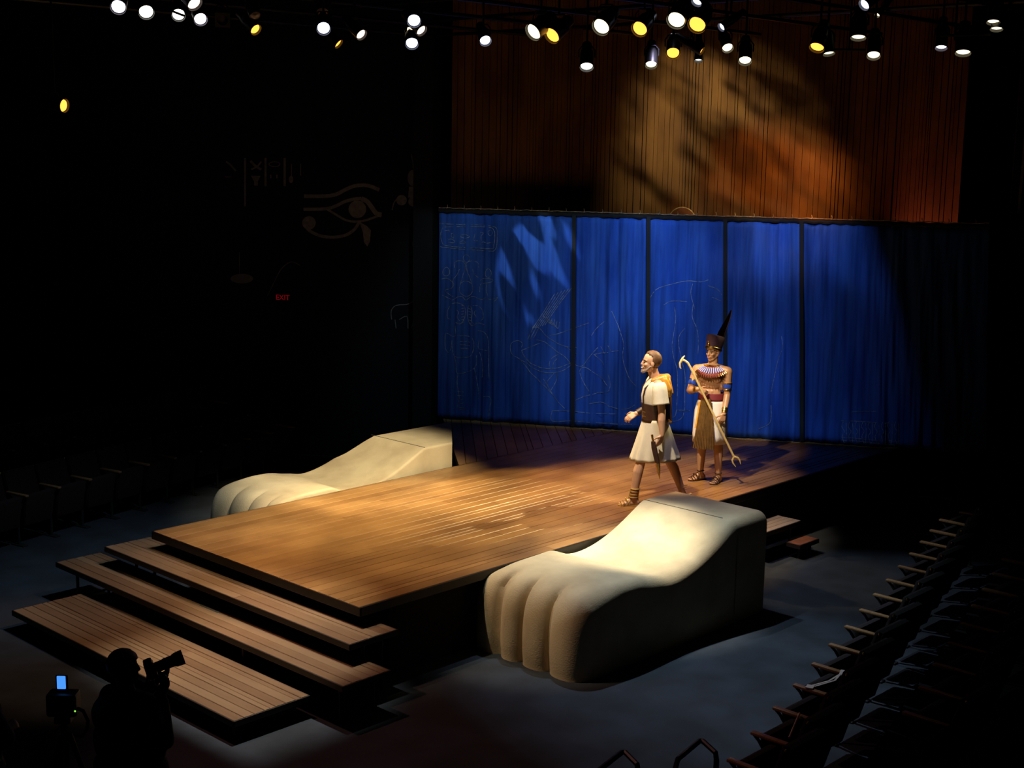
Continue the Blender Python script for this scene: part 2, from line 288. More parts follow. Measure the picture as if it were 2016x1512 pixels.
# chalk and wall drawings as (distance along the curtain, height) in metres
CUR= [[(-0.269, 3.734), (-0.182, 3.736), (0.229, 3.738), (0.539, 3.723), (0.604, 3.688), (0.62, 3.606), (0.608, 3.43), (0.566, 3.367), (0.491, 3.358), (0.125, 3.372), (-0.179, 3.389), (-0.261, 3.399)], [(-0.214, 3.688), (0.121, 3.71), (0.486, 3.705), (0.562, 3.666), (0.578, 3.584), (0.565, 3.45), (0.523, 3.396), (0.125, 3.403), (-0.157, 3.415), (-0.234, 3.475), (-0.25, 3.599), (-0.214, 3.688)], [(-0.192, 3.632), (-0.127, 3.645), (-0.115, 3.614)], [(-0.083, 3.604), (-0.039, 3.585), (-0.05, 3.533), (-0.082, 3.553), (-0.083, 3.604)], [(-0.147, 3.498), (-0.093, 3.517), (-0.028, 3.492), (-0.049, 3.464), (-0.136, 3.468)], [(0.058, 3.578), (0.123, 3.594), (0.199, 3.562), (0.123, 3.538), (0.058, 3.557)], [(0.048, 3.474), (0.102, 3.502), (0.135, 3.462), (0.049, 3.459)], [(0.273, 3.605), (0.257, 3.512), (0.307, 3.503)], [(0.348, 3.629), (0.391, 3.62), (0.36, 3.567), (0.365, 3.505)], [(0.34, 3.442), (0.382, 3.485), (0.436, 3.48)], [(0.476, 3.653), (0.519, 3.665), (0.535, 3.614), (0.499, 3.582), (0.47, 3.622), (0.476, 3.653)], [(0.458, 3.473), (0.543, 3.49)], [(0.105, 3.267), (0.137, 3.296), (0.187, 3.281), (0.203, 3.229), (0.175, 3.187), (0.138, 3.185), (0.105, 3.226), (0.105, 3.267)], [(-0.023, 3.096), (-0.028, 3.169), (0.03, 3.202), (0.095, 3.194), (0.139, 3.154), (0.181, 3.193), (0.257, 3.204), (0.318, 3.171), (0.323, 3.109)], [(0.053, 3.078), (0.021, 3.003), (-0.043, 2.917), (-0.047, 2.811)], [(0.248, 3.085), (0.264, 3.012), (0.325, 2.952)], [(0.139, 3.154), (0.129, 3.07), (0.097, 2.985), (0.07, 2.879), (0.056, 2.794), (0.063, 2.732), (0.112, 2.687), (0.166, 2.677), (0.22, 2.707), (0.252, 2.771), (0.24, 2.865), (0.206, 2.968), (0.168, 3.051), (0.154, 3.15)], [(0.07, 2.869), (0.12, 2.902), (0.185, 2.9), (0.24, 2.865)], [(-0.208, 3.047), (-0.165, 3.097), (-0.114, 3.061), (-0.114, 2.998), (-0.164, 2.964), (-0.208, 2.994), (-0.208, 3.047)], [(0.442, 3.051), (0.478, 3.1), (0.524, 3.064), (0.525, 3.002), (0.486, 2.969), (0.443, 2.998), (0.442, 3.051)], [(-0.229, 2.92), (-0.152, 2.933), (-0.076, 2.894), (-0.032, 2.854), (-0.075, 2.789), (-0.173, 2.753), (-0.128, 2.703), (-0.041, 2.664)], [(0.347, 2.911), (0.411, 2.951), (0.551, 2.944), (0.541, 2.908), (0.434, 2.883), (0.359, 2.859), (0.349, 2.744)], [(0.402, 2.871), (0.466, 2.885), (0.457, 2.79), (0.491, 2.687)], [(-0.216, 2.678), (-0.128, 2.639), (-0.051, 2.617), (0.025, 2.663), (0.09, 2.67), (0.145, 2.619), (0.21, 2.664), (0.264, 2.677), (0.318, 2.648), (0.394, 2.636), (0.448, 2.668), (0.534, 2.642), (0.599, 2.67), (0.646, 2.683), (0.599, 2.628)], [(-0.061, 2.558), (0.026, 2.578), (0.113, 2.534), (0.141, 2.44), (0.12, 2.333), (0.073, 2.263), (0.007, 2.285)], [(0.189, 2.548), (0.169, 2.441), (0.186, 2.315), (0.248, 2.244), (0.334, 2.28), (0.443, 2.264)], [(0.19, 2.537), (0.233, 2.528)], [(0.081, 2.532), (0.118, 2.54)], [(0.19, 2.495), (0.234, 2.486)], [(0.081, 2.49), (0.118, 2.498)], [(0.191, 2.453), (0.234, 2.444)], [(0.082, 2.448), (0.119, 2.456)], [(0.191, 2.41), (0.235, 2.402)], [(0.082, 2.405), (0.119, 2.413)], [(0.192, 2.368), (0.235, 2.36)], [(0.083, 2.363), (0.12, 2.371)], [(0.192, 2.326), (0.236, 2.317)], [(0.083, 2.321), (0.12, 2.329)], [(0.193, 2.284), (0.236, 2.275)], [(0.084, 2.278), (0.121, 2.287)], [(0.255, 2.54), (0.331, 2.533), (0.396, 2.472), (0.415, 2.368), (0.377, 2.324)], [(-0.094, 2.524), (-0.137, 2.448), (-0.136, 2.342), (-0.081, 2.324)], [(0.222, 2.538), (0.249, 2.445), (0.236, 2.317), (0.273, 2.266)], [(0.016, 2.476), (0.049, 2.436), (0.028, 2.371), (0.061, 2.309)], [(0.288, 2.468), (0.271, 2.425), (0.3, 2.363)], [(-0.003, 2.232), (-0.008, 2.072), (-0.145, 2.108), (-0.166, 2.043), (-0.16, 1.872), (-0.109, 1.822), (-0.066, 1.899), (-0.051, 2.006)], [(0.325, 2.163), (0.423, 2.157), (0.488, 2.097), (0.508, 1.949), (0.507, 1.694), (0.52, 1.46)], [(-0.013, 2.083), (0.25, 2.053), (0.232, 1.786), (-0.009, 1.773), (-0.056, 2.006)], [(0.065, 2.001), (0.218, 1.988)], [(0.076, 1.949), (0.219, 1.935)], [(0.077, 1.895), (0.208, 1.887)], [(-0.009, 1.773), (0.014, 1.667), (0.048, 1.508), (0.282, 1.596), (0.308, 1.79)], [(0.348, 2.026), (0.339, 1.898), (0.492, 1.885)], [(0.362, 1.846), (0.419, 1.647), (0.41, 1.464)], [(0.048, 1.508), (0.035, 1.368), (0.064, 1.132), (0.043, 0.98), (0.176, 0.966)], [(0.282, 1.596), (0.313, 1.427), (0.352, 1.257), (0.349, 1.128)], [(0.447, 1.188), (0.524, 1.182), (0.557, 1.119), (0.531, 1.01), (0.529, 0.816)], [(0.04, 1.239), (0.129, 1.227)], [(0.041, 1.179), (0.129, 1.167)], [(0.042, 1.118), (0.13, 1.106)], [(0.042, 1.058), (0.131, 1.046)], [(0.043, 0.997), (0.131, 0.985)], [(1.007, 1.954), (1.025, 2.01), (0.977, 2.048), (0.902, 2.041), (0.846, 1.992), (0.842, 1.908), (0.877, 1.845), (0.953, 1.794), (1.086, 1.727), (1.219, 1.642), (1.351, 1.603), (1.5, 1.602), (1.63, 1.636), (1.721, 1.697), (1.757, 1.745), (1.662, 1.85), (1.549, 1.917), (1.435, 2.003), (1.341, 2.063), (1.229, 2.076)], [(1.008, 1.908), (1.286, 2.033)], [(1.017, 1.899), (1.085, 1.782), (1.218, 1.697), (1.387, 1.66), (1.573, 1.679), (1.756, 1.763)], [(1.169, 2.266), (1.281, 2.253), (1.377, 2.147), (1.546, 2.046), (1.695, 1.998), (1.843, 1.997)], [(1.695, 1.989), (1.77, 1.938), (1.845, 1.896)], [(1.756, 1.763), (1.868, 1.723), (1.942, 1.736), (1.995, 1.813), (2.066, 1.908), (2.154, 2.013)], [(1.452, 1.664), (1.437, 1.746), (1.477, 1.822), (1.568, 1.882)], [(1.49, 1.656), (1.497, 1.749), (1.551, 1.816)], [(1.432, 2.15), (1.579, 2.194), (1.762, 2.267), (2.016, 2.37)], [(2.058, 2.181), (2.128, 2.293), (2.235, 2.398)], [(2.102, 1.91), (2.302, 1.947), (2.465, 1.983)], [(2.102, 1.91), (2.196, 1.823), (2.244, 1.753)], [(1.889, 1.632), (1.924, 1.699), (2.016, 1.695), (2.185, 1.585), (2.317, 1.445)], [(2.312, 1.628), (2.348, 1.52), (2.328, 1.372), (2.155, 1.335), (1.954, 1.267), (1.835, 1.205)], [(1.898, 1.624), (1.948, 1.498), (2.044, 1.356)], [(1.556, 1.595), (1.54, 1.474), (1.469, 1.34)], [(1.51, 1.593), (1.41, 1.467), (1.421, 1.412)], [(0.991, 1.777), (1.145, 1.6), (1.298, 1.46), (1.451, 1.321), (1.585, 1.162), (1.68, 1.074)], [(1.353, 1.501), (1.489, 1.286)], [(2.049, 1.171), (2.159, 1.196), (2.288, 1.186), (2.381, 1.136), (2.601, 1.122), (2.726, 1.194)], [(1.495, 1.035), (1.498, 0.873), (1.797, 0.895), (2.167, 0.891), (2.754, 0.901)], [(1.495, 1.029), (1.793, 1.04), (2.164, 1.03), (2.694, 1.054)], [(2.339, 2.556), (2.416, 2.397), (2.494, 2.22), (2.535, 2.059), (2.521, 1.932), (2.554, 1.751), (2.641, 1.574), (2.735, 1.47)], [(2.299, 2.047), (2.357, 1.959)], [(2.191, 2.024), (2.248, 1.917)], [(1.17, 2.247), (1.332, 2.493), (1.492, 2.772)], [(1.207, 2.258), (1.379, 2.52), (1.543, 2.793)], [(1.244, 2.269), (1.427, 2.548), (1.594, 2.813)], [(1.281, 2.28), (1.474, 2.575), (1.645, 2.833)], [(1.318, 2.291), (1.522, 2.603), (1.696, 2.853)], [(1.355, 2.302), (1.569, 2.631), (1.747, 2.873)], [(1.098, 2.078), (1.197, 2.285)], [(1.145, 2.092), (1.234, 2.28)], [(1.191, 2.105), (1.271, 2.274)], [(1.333, 2.438), (1.428, 2.333), (1.463, 2.407)], [(1.374, 2.418), (1.469, 2.309), (1.501, 2.391)], [(1.416, 2.398), (1.511, 2.286), (1.538, 2.374)], [(1.457, 2.378), (1.552, 2.262), (1.576, 2.358)], [(3.25, 2.651), (3.274, 2.491), (3.255, 2.276), (3.235, 2.095), (3.269, 1.917), (3.319, 1.757), (3.336, 1.541), (3.338, 1.25), (3.318, 1.066), (3.22, 1.032)], [(3.514, 2.698), (3.512, 2.52), (3.58, 2.363), (3.613, 2.186), (3.612, 1.989)], [(3.412, 2.355), (3.336, 2.244), (3.333, 2.1), (3.386, 1.887), (3.438, 1.691), (3.447, 1.438), (3.435, 1.073), (3.268, 0.971)], [(3.342, 1.155), (3.53, 1.16)], [(2.872, 2.723), (2.978, 2.894), (3.169, 2.972), (3.415, 3.037), (3.608, 3.031), (3.716, 3.063)], [(3.097, 2.677), (3.205, 2.737), (3.427, 2.741)], [(3.719, 2.98), (3.858, 2.931), (3.916, 2.851)], [(3.781, 2.817), (3.919, 2.768)], [(3.499, 2.999), (3.477, 2.86), (3.541, 2.641)], [(4.779, 2.312), (4.801, 2.148), (4.743, 1.951), (4.712, 1.755), (4.671, 1.502)], [(4.52, 0.944), (4.679, 1.053), (4.68, 1.306)], [(5.669, 1.145), (6.013, 1.153), (6.459, 1.154)], [(5.685, 0.867), (6.03, 0.862), (6.479, 0.837)], [(5.683, 0.909), (6.476, 0.892)], [(5.795, 1.278), (6.135, 1.313)], [(5.697, 1.132), (5.679, 1.062), (5.72, 0.995), (5.693, 0.923), (5.731, 0.814)], [(5.735, 1.121), (5.748, 0.983), (5.747, 0.815)], [(5.787, 1.138), (5.769, 1.068), (5.81, 1.001), (5.783, 0.929), (5.821, 0.82)], [(5.824, 1.127), (5.838, 0.989), (5.837, 0.821)], [(5.876, 1.144), (5.859, 1.073), (5.9, 1.007), (5.873, 0.935), (5.911, 0.826)], [(5.914, 1.133), (5.927, 0.995), (5.927, 0.827)], [(5.966, 1.15), (5.949, 1.079), (5.99, 1.013), (5.962, 0.941), (6.0, 0.832)], [(6.003, 1.138), (6.017, 1.0), (6.016, 0.833)], [(6.055, 1.156), (6.038, 1.085), (6.079, 1.018), (6.052, 0.947), (6.09, 0.838)], [(6.093, 1.144), (6.106, 1.006), (6.106, 0.84)], [(6.144, 1.161), (6.128, 1.091), (6.168, 1.024), (6.141, 0.953), (6.179, 0.845)], [(6.182, 1.15), (6.195, 1.012), (6.195, 0.846)], [(6.233, 1.167), (6.217, 1.097), (6.257, 1.03), (6.23, 0.959), (6.268, 0.851)], [(6.271, 1.156), (6.284, 1.018), (6.284, 0.852)], [(6.322, 1.173), (6.305, 1.102), (6.346, 1.036), (6.319, 0.965), (6.357, 0.857)], [(6.359, 1.161), (6.373, 1.024), (6.373, 0.858)], [(6.411, 1.178), (6.394, 1.108), (6.435, 1.042), (6.408, 0.971), (6.446, 0.863)], [(6.448, 1.167), (6.462, 1.03), (6.462, 0.864)]]
EYER= [([(-2.56, 4.07), (-2.21, 4.079), (-2.041, 4.109), (-1.909, 4.174), (-1.76, 4.239), (-1.611, 4.26), (-1.481, 4.246), (-1.342, 4.193)], 0.055408884977673475), ([(-2.572, 3.869), (-2.211, 3.885), (-2.042, 3.934), (-1.91, 3.999), (-1.76, 4.043), (-1.629, 4.059)], 0.04889019262735895), ([(-1.63, 4.053), (-1.537, 4.017), (-1.453, 3.915), (-1.388, 3.838), (-1.305, 3.817)], 0.0717056158534598), ([(-2.183, 3.877), (-2.023, 3.793), (-1.892, 3.726), (-1.761, 3.704), (-1.611, 3.717), (-1.481, 3.756), (-1.305, 3.823)], 0.032593461751572635), ([(-1.661, 3.708), (-1.739, 3.589), (-1.88, 3.495), (-2.093, 3.454), (-2.307, 3.471), (-2.486, 3.549), (-2.557, 3.647)], 0.046049278868292916)]
EYEP= [[(-1.553, 3.898), (-1.56, 3.856), (-1.58, 3.819), (-1.612, 3.788), (-1.651, 3.768), (-1.695, 3.76), (-1.739, 3.766), (-1.779, 3.783), (-1.81, 3.812), (-1.83, 3.849), (-1.837, 3.89), (-1.83, 3.931), (-1.81, 3.969), (-1.778, 4.0), (-1.739, 4.02), (-1.695, 4.027), (-1.651, 4.022), (-1.612, 4.004), (-1.58, 3.975), (-1.56, 3.939)], [(-2.374, 3.666), (-2.38, 3.634), (-2.396, 3.605), (-2.42, 3.581), (-2.451, 3.565), (-2.486, 3.559), (-2.52, 3.563), (-2.551, 3.577), (-2.576, 3.599), (-2.591, 3.628), (-2.596, 3.659), (-2.59, 3.692), (-2.574, 3.721), (-2.55, 3.745), (-2.518, 3.76), (-2.484, 3.766), (-2.45, 3.762), (-2.419, 3.749), (-2.395, 3.726), (-2.379, 3.698)], [(-1.661, 3.701), (-1.545, 3.645), (-1.478, 3.581), (-1.492, 3.414), (-1.534, 3.329), (-1.587, 3.394), (-1.605, 3.543)]]
GLYR= [([(-3.53, 4.632), (-3.543, 3.888)], 0.030699519245528613), ([(-3.19, 4.639), (-3.196, 4.205)], 0.030699519245528613), ([(-2.873, 4.645), (-2.878, 4.213)], 0.03376947117008147), ([(-3.849, 4.569), (-3.777, 4.52), (-3.687, 4.428)], 0.02762956732097575), ([(-3.872, 4.334), (-3.762, 4.336)], 0.015349759622764306), ([(-3.44, 4.587), (-3.358, 4.512), (-3.261, 4.458)], 0.03683942309463433), ([(-3.259, 4.581), (-3.34, 4.496), (-3.431, 4.461)], 0.02455961539642289), ([(-2.953, 4.547), (-2.958, 4.536), (-2.971, 4.525), (-2.991, 4.517), (-3.016, 4.511), (-3.044, 4.509), (-3.071, 4.51), (-3.096, 4.515), (-3.116, 4.522), (-3.129, 4.532), (-3.133, 4.543), (-3.129, 4.555), (-3.116, 4.565), (-3.096, 4.574), (-3.07, 4.579), (-3.043, 4.582), (-3.015, 4.581), (-2.99, 4.576), (-2.97, 4.568), (-2.957, 4.558), (-2.953, 4.547)], 0.009209855773658583), ([(-2.763, 4.558), (-2.765, 4.375)], 0.012279807698211445), ([(-2.613, 4.561), (-2.614, 4.379)], 0.012279807698211445), ([(-3.107, 4.384), (-3.107, 4.328)], 0.02148966347187003), ([(-3.006, 4.387), (-3.006, 4.33)], 0.02148966347187003), ([(-0.835, 4.742), (-0.807, 4.581)], 0.012279807698211445), ([(-0.65, 4.601), (-0.627, 4.293)], 0.012279807698211445), ([(-1.136, 3.894), (-1.109, 4.004), (-1.057, 4.07)], 0.015349759622764306), ([(-3.187, 2.505), (-3.056, 2.75), (-2.944, 2.942), (-2.779, 3.05), (-2.635, 2.998)], 0.012279807698211445), ([(-3.647, 3.172), (-3.654, 2.829)], 0.012279807698211445), ([(-0.716, 3.572), (-0.685, 3.532), (-0.658, 3.493), (-0.638, 3.454), (-0.629, 3.414), (-0.63, 3.374), (-0.642, 3.333), (-0.663, 3.292), (-0.689, 3.251), (-0.718, 3.21), (-0.746, 3.169), (-0.77, 3.127), (-0.786, 3.086), (-0.792, 3.046), (-0.789, 3.005), (-0.776, 2.965), (-0.756, 2.926), (-0.73, 2.886), (-0.703, 2.847), (-0.677, 2.807), (-0.657, 2.768), (-0.643, 2.728), (-0.638, 2.687), (-0.642, 2.646)], 0.015349759622764306), ([(-0.716, 3.572), (-0.746, 3.53), (-0.773, 3.49), (-0.792, 3.449), (-0.801, 3.408), (-0.799, 3.368), (-0.787, 3.328), (-0.766, 3.289), (-0.739, 3.249), (-0.709, 3.21), (-0.681, 3.171), (-0.657, 3.132), (-0.64, 3.092), (-0.633, 3.052), (-0.636, 3.011), (-0.648, 2.97), (-0.668, 2.929), (-0.693, 2.888), (-0.72, 2.846), (-0.745, 2.805), (-0.766, 2.763), (-0.779, 2.722), (-0.784, 2.681), (-0.779, 2.641)], 0.015349759622764306), ([(-1.139, 2.222), (-1.147, 2.356), (-1.069, 2.444), (-0.894, 2.468), (-0.79, 2.523), (-0.703, 2.594), (-0.651, 2.563), (-0.633, 2.497), (-0.702, 2.477), (-0.754, 2.407), (-0.771, 2.272), (-0.823, 2.102)], 0.012279807698211445), ([(-1.086, 2.224), (-1.068, 2.09)], 0.012279807698211445), ([(-1.016, 2.227), (-0.893, 2.284), (-0.875, 2.099)], 0.012279807698211445)]
GLYP= [[(-2.737, 4.32), (-2.739, 4.303), (-2.744, 4.288), (-2.752, 4.276), (-2.762, 4.268), (-2.773, 4.266), (-2.784, 4.268), (-2.794, 4.275), (-2.802, 4.287), (-2.807, 4.301), (-2.809, 4.318), (-2.807, 4.334), (-2.801, 4.349), (-2.793, 4.361), (-2.783, 4.369), (-2.772, 4.372), (-2.761, 4.369), (-2.751, 4.362), (-2.743, 4.351), (-2.738, 4.336)], [(-0.704, 4.551), (-0.707, 4.531), (-0.714, 4.513), (-0.727, 4.498), (-0.742, 4.488), (-0.759, 4.485), (-0.776, 4.488), (-0.791, 4.497), (-0.803, 4.511), (-0.811, 4.529), (-0.814, 4.549), (-0.811, 4.569), (-0.804, 4.587), (-0.792, 4.601), (-0.776, 4.611), (-0.759, 4.614), (-0.742, 4.612), (-0.727, 4.603), (-0.715, 4.589), (-0.707, 4.571)], [(-0.727, 4.388), (-0.731, 4.35), (-0.743, 4.315), (-0.761, 4.288), (-0.784, 4.269), (-0.809, 4.263), (-0.835, 4.268), (-0.858, 4.285), (-0.876, 4.312), (-0.888, 4.346), (-0.892, 4.385), (-0.888, 4.423), (-0.877, 4.457), (-0.859, 4.485), (-0.836, 4.503), (-0.81, 4.51), (-0.785, 4.504), (-0.762, 4.487), (-0.743, 4.46), (-0.732, 4.426)], [(-0.905, 4.052), (-0.909, 4.027), (-0.92, 4.005), (-0.938, 3.987), (-0.962, 3.975), (-0.987, 3.971), (-1.013, 3.974), (-1.036, 3.984), (-1.055, 4.001), (-1.066, 4.023), (-1.071, 4.047), (-1.067, 4.072), (-1.055, 4.094), (-1.037, 4.112), (-1.013, 4.123), (-0.988, 4.128), (-0.962, 4.125), (-0.939, 4.114), (-0.921, 4.097), (-0.909, 4.076)], [(-0.701, 4.037), (-0.705, 4.013), (-0.718, 3.991), (-0.738, 3.973), (-0.763, 3.961), (-0.79, 3.956), (-0.818, 3.96), (-0.843, 3.97), (-0.863, 3.987), (-0.876, 4.008), (-0.88, 4.033), (-0.876, 4.057), (-0.863, 4.079), (-0.844, 4.097), (-0.819, 4.109), (-0.791, 4.113), (-0.763, 4.11), (-0.738, 4.1), (-0.719, 4.083), (-0.706, 4.061)], [(-0.583, 4.278), (-0.585, 4.263), (-0.591, 4.249), (-0.601, 4.238), (-0.613, 4.231), (-0.627, 4.228), (-0.641, 4.23), (-0.653, 4.237), (-0.663, 4.247), (-0.669, 4.261), (-0.672, 4.276), (-0.67, 4.291), (-0.663, 4.305), (-0.654, 4.316), (-0.641, 4.323), (-0.627, 4.326), (-0.614, 4.324), (-0.601, 4.317), (-0.591, 4.306), (-0.585, 4.293)], [(-3.426, 2.763), (-3.436, 2.739), (-3.463, 2.717), (-3.506, 2.699), (-3.56, 2.686), (-3.619, 2.68), (-3.679, 2.681), (-3.732, 2.69), (-3.775, 2.705), (-3.802, 2.725), (-3.811, 2.748), (-3.801, 2.771), (-3.773, 2.794), (-3.73, 2.812), (-3.676, 2.825), (-3.617, 2.831), (-3.557, 2.829), (-3.504, 2.821), (-3.462, 2.806), (-3.435, 2.786)], [(-3.433, 4.36), (-3.277, 4.364), (-3.325, 4.279), (-3.326, 4.212), (-3.388, 4.211), (-3.387, 4.278)], [(-0.868, 4.255), (-0.747, 4.258), (-0.712, 4.096), (-0.884, 4.091)]]

# ================================================================== the room
MB().box((9, 10, -.05), (26, 28, .1)).build('floor', M['floor']); tag(bpy.data.objects['floor'], 'dark blue-grey carpet floor around the wooden thrust stage', None, kind='structure')
o = MB().box((9, 10, 8.05), (26, 28, .1)).build('ceiling', M['ceil']); tag(o, 'black ceiling over the lighting grid', kind='structure')
o = MB().box((-4.05, 10, 4), (.1, 28, 8)).build('wall_front', M['wall']); tag(o, kind='structure', label='black house wall behind the viewer')
o = MB().box((9, -4.05, 4), (26, .1, 8)).build('wall_right', M['wall']); tag(o, kind='structure', label='black auditorium wall on the right side')
o = MB().box((9, 24.05, 4), (26, .1, 8)).build('wall_left', M['wall']); tag(o, kind='structure', label='black auditorium wall on the far left side')
o = MB().box((22.05, 10, 4), (.1, 28, 8)).build('wall_far', M['wall']); tag(o, kind='structure', label='black stage house wall behind the backdrop')
# the black wall carrying the painted hieroglyphs, left of the curtain, in line with it
ang = math.atan2(CD.y, CD.x)
c = cpt(-4.55, 4, .45)
pw = MB().box((0, 0, 0), (8.3, .1, 8)).build('wall_back', M['wall']); pw.location = c; pw.rotation_euler = (0, 0, ang)
tag(pw, 'black wall left of the curtain painted with an eye and hieroglyphs', kind='structure')
c = cpt(9.9, 4, .45)
pr_ = MB().box((0, 0, 0), (4.3, .1, 8)).build('wall_back_right', M['wall']); pr_.location = c; pr_.rotation_euler = (0, 0, ang)
tag(pr_, 'black wall right of the curtain with a thin grey painted line', kind='structure')
def to_local(parent, pts):
    T = (Matrix.Translation(parent.location) @ parent.rotation_euler.to_matrix().to_4x4()).inverted()
    return [T @ p for p in pts]
def ribbon(mb, P, wd, nrm, th=.004):
    L = []; Rr = []
    for i, p in enumerate(P):
        t = (P[min(i + 1, len(P) - 1)] - P[max(i - 1, 0)])
        t = t.normalized() if t.length > 1e-6 else Vector((0, 0, 1))
        s = t.cross(nrm).normalized() * wd / 2; L.append(p + s); Rr.append(p - s)
    fr = nrm * th
    vl = [mb.bm.verts.new(p) for p in L]; vr = [mb.bm.verts.new(p) for p in Rr]
    fl = [mb.bm.verts.new(p - fr) for p in L]; f2 = [mb.bm.verts.new(p - fr) for p in Rr]
    for i in range(len(P) - 1):
        for a, b in ((fl, f2), (vl, fl), (f2, vr)):
            mb.bm.faces.new((a[i], a[i + 1], b[i + 1], b[i]))
def smoothline(pts, k=3):
    out = []
    n = len(pts)
    for i in range(n - 1):
        p0 = pts[max(i - 1, 0)]; p1 = pts[i]; p2 = pts[i + 1]; p3 = pts[min(i + 2, n - 1)]
        for j in range(k):
            t = j / k
            out.append(tuple(.5 * ((2 * p1[q]) + (-p0[q] + p2[q]) * t + (2 * p0[q] - 5 * p1[q] + 4 * p2[q] - p3[q]) * t * t + (-p0[q] + 3 * p1[q] - 3 * p2[q] + p3[q]) * t ** 3) for q in (0, 1)))
    out.append(pts[-1]); return out
def paint(name, ribs, polys, label):
    mb = MB(); n = Vector((0, 1, 0))
    for pts, wd in ribs:
        P = to_local(pw, [cpt(s, z, .388) for s, z in smoothline(pts)]); ribbon(mb, P, max(wd, .012), n)
    for pts in polys:
        P = to_local(pw, [cpt(s, z, .386) for s, z in pts])
        vs = [mb.bm.verts.new(p) for p in P]; f = mb.bm.faces.new(vs)
        r = bmesh.ops.extrude_face_region(mb.bm, geom=[f]); bmesh.ops.translate(mb.bm, vec=(0, .004, 0), verts=[g for g in r['geom'] if isinstance(g, bmesh.types.BMVert)])
    o = mb.build(name, M['paint'], pw); o['label'] = label; return o
paint('painted_eye', EYER, EYEP, 'large grey painted eye with curl and teardrop')
paint('painted_hieroglyphs', GLYR, GLYP, 'faint grey painted bars, bird, hare, rope and goat signs')
mb = MB()
P = to_local(pr_, [cpt(s, z, .388) for s, z in ((7.86, 5.9), (7.87, 5.0), (7.86, 4.1))]); ribbon(mb, P, .035, Vector((0, 1, 0)))
P = to_local(pr_, [cpt(s, z, .388) for s, z in smoothline([(8.2, 5.1), (8.06, 5.0), (8.02, 4.8), (8.04, 4.7)])]); ribbon(mb, P, .02, Vector((0, 1, 0)))
mb.build('painted_line', M['paint'], pr_)
# pillar beside the curtain
c = cpt(-.52, 4, .12); o = MB().box((0, 0, 0), (.3, .3, 8)).build('trim_1', M['wall']); o.location = c; o.rotation_euler = (0, 0, ang); tag(o, 'dark narrow column at the left edge of the curtain', kind='structure')

# exit sign on the painted wall
ex = empty('exit_sign', cpt(-2.907, 2.49, .355), ang, 'small red lit EXIT sign on the dark left wall below the eye', 'sign')
MB().box((0, 0, 0), (.22, .05, .14), bev=.006).build('sign_box', M['lampcan'], ex)
f = bpy.data.curves.new('exit', 'FONT'); f.body = 'EXIT'; f.size = .115; f.extrude = .003; f.align_x = 'CENTER'; f.align_y = 'CENTER'
t = bpy.data.objects.new('t', f); COL.objects.link(t); dg = bpy.context.evaluated_depsgraph_get(); dg.update()
me = bpy.data.meshes.new_from_object(t.evaluated_get(dg)); bpy.data.objects.remove(t)
me.materials.clear(); o = link('lettering', me, emit('red exit letters', (1, .01, .04), .09), ex); o.rotation_euler = (PI / 2, 0, 0); o.location = (0, -.028, 0)

# ================================================================== the stage
def tone_faces(me, tones):
    a = me.attributes.new('tone', 'FLOAT', 'FACE'); a.data.foreach_set('value', tones)
def planks(name, poly_w, x0, x1, y0, y1, ztop, th, pw_, along, matl, parent, joints, gap=.006, tilt=.010, clip=None, rz=0):
    """decking of separate boards as one part"""
    bm = bmesh.new(); tones = []
    lay = bm.faces.layers.float.new('tone')
    a0, a1, b0, b1 = (x0, x1, y0, y1) if along == 'X' else (y0, y1, x0, x1)
    b = b0; k = 0
    while b < b1 - .01:
        wd = min(pw_ * random.choice((1, 1, 1, .55)), b1 - b)
        if b1 - b - wd < .03: wd = b1 - b
        cuts = [a0] + sorted(j + random.uniform(-.02, .02) for j in joints[k % len(joints)]) + [a1]
        for q in range(len(cuts) - 1):
            s, e = cuts[q] + (.002 if q else 0), cuts[q + 1]
            tn = random.random(); tl = random.uniform(-tilt, tilt); dz = random.uniform(-.0012, .0012)
            g = gap / 2; r = .004
            prof = [(b + g, ztop - th), (b + g, ztop - r), (b + g + r, ztop), (b + wd - g - r, ztop), (b + wd - g, ztop - r), (b + wd - g, ztop - th)]
            mid = b + wd / 2; V = []
            for t in (s, e):
                ring = []
                for (bb, z) in prof:
                    zz = z + (bb - mid) * tl + dz if z > ztop - th + .001 else z
                    ring.append(bm.verts.new((t, bb, zz) if along == 'X' else (bb, t, zz)))
                V.append(ring)
            fs = [bm.faces.new((V[0][i], V[0][(i + 1) % 6], V[1][(i + 1) % 6], V[1][i])) for i in range(6)] + [bm.faces.new(V[0][::-1]), bm.faces.new(V[1])]
            for f_ in fs: f_[lay] = tn
        b += wd; k += 1
    if clip:
        for (pt, nr) in clip:
            bmesh.ops.bisect_plane(bm, geom=list(bm.verts) + list(bm.edges) + list(bm.faces), plane_co=pt, plane_no=nr, clear_outer=True)
    bmesh.ops.recalc_face_normals(bm, faces=bm.faces)
    me = bpy.data.meshes.new(name); bm.to_mesh(me); bm.free()
    return link(name, me, matl, parent)
def border(name, poly, z, h, th, parent, matl):      # edge boards following a polygon, outside face on the polygon
    mb = MB(); n = len(poly)
    for i in range(n):
        a = Vector((*poly[i], 0)); b = Vector((*poly[(i + 1) % n], 0)); d = b - a; L = d.length; d.normalize(); nn = Vector((d.y, -d.x, 0))
        c = (a + b) / 2 - nn * (th / 2); mb.box((c.x, c.y, z - h / 2), (L, th, h), rz=math.atan2(d.y, d.x), bev=.004)
    return mb.build(name, matl, parent)
st = empty('thrust_stage', (0, 0, 0), 0, 'long reddish-brown planked thrust stage running back to the blue curtain', 'stage')
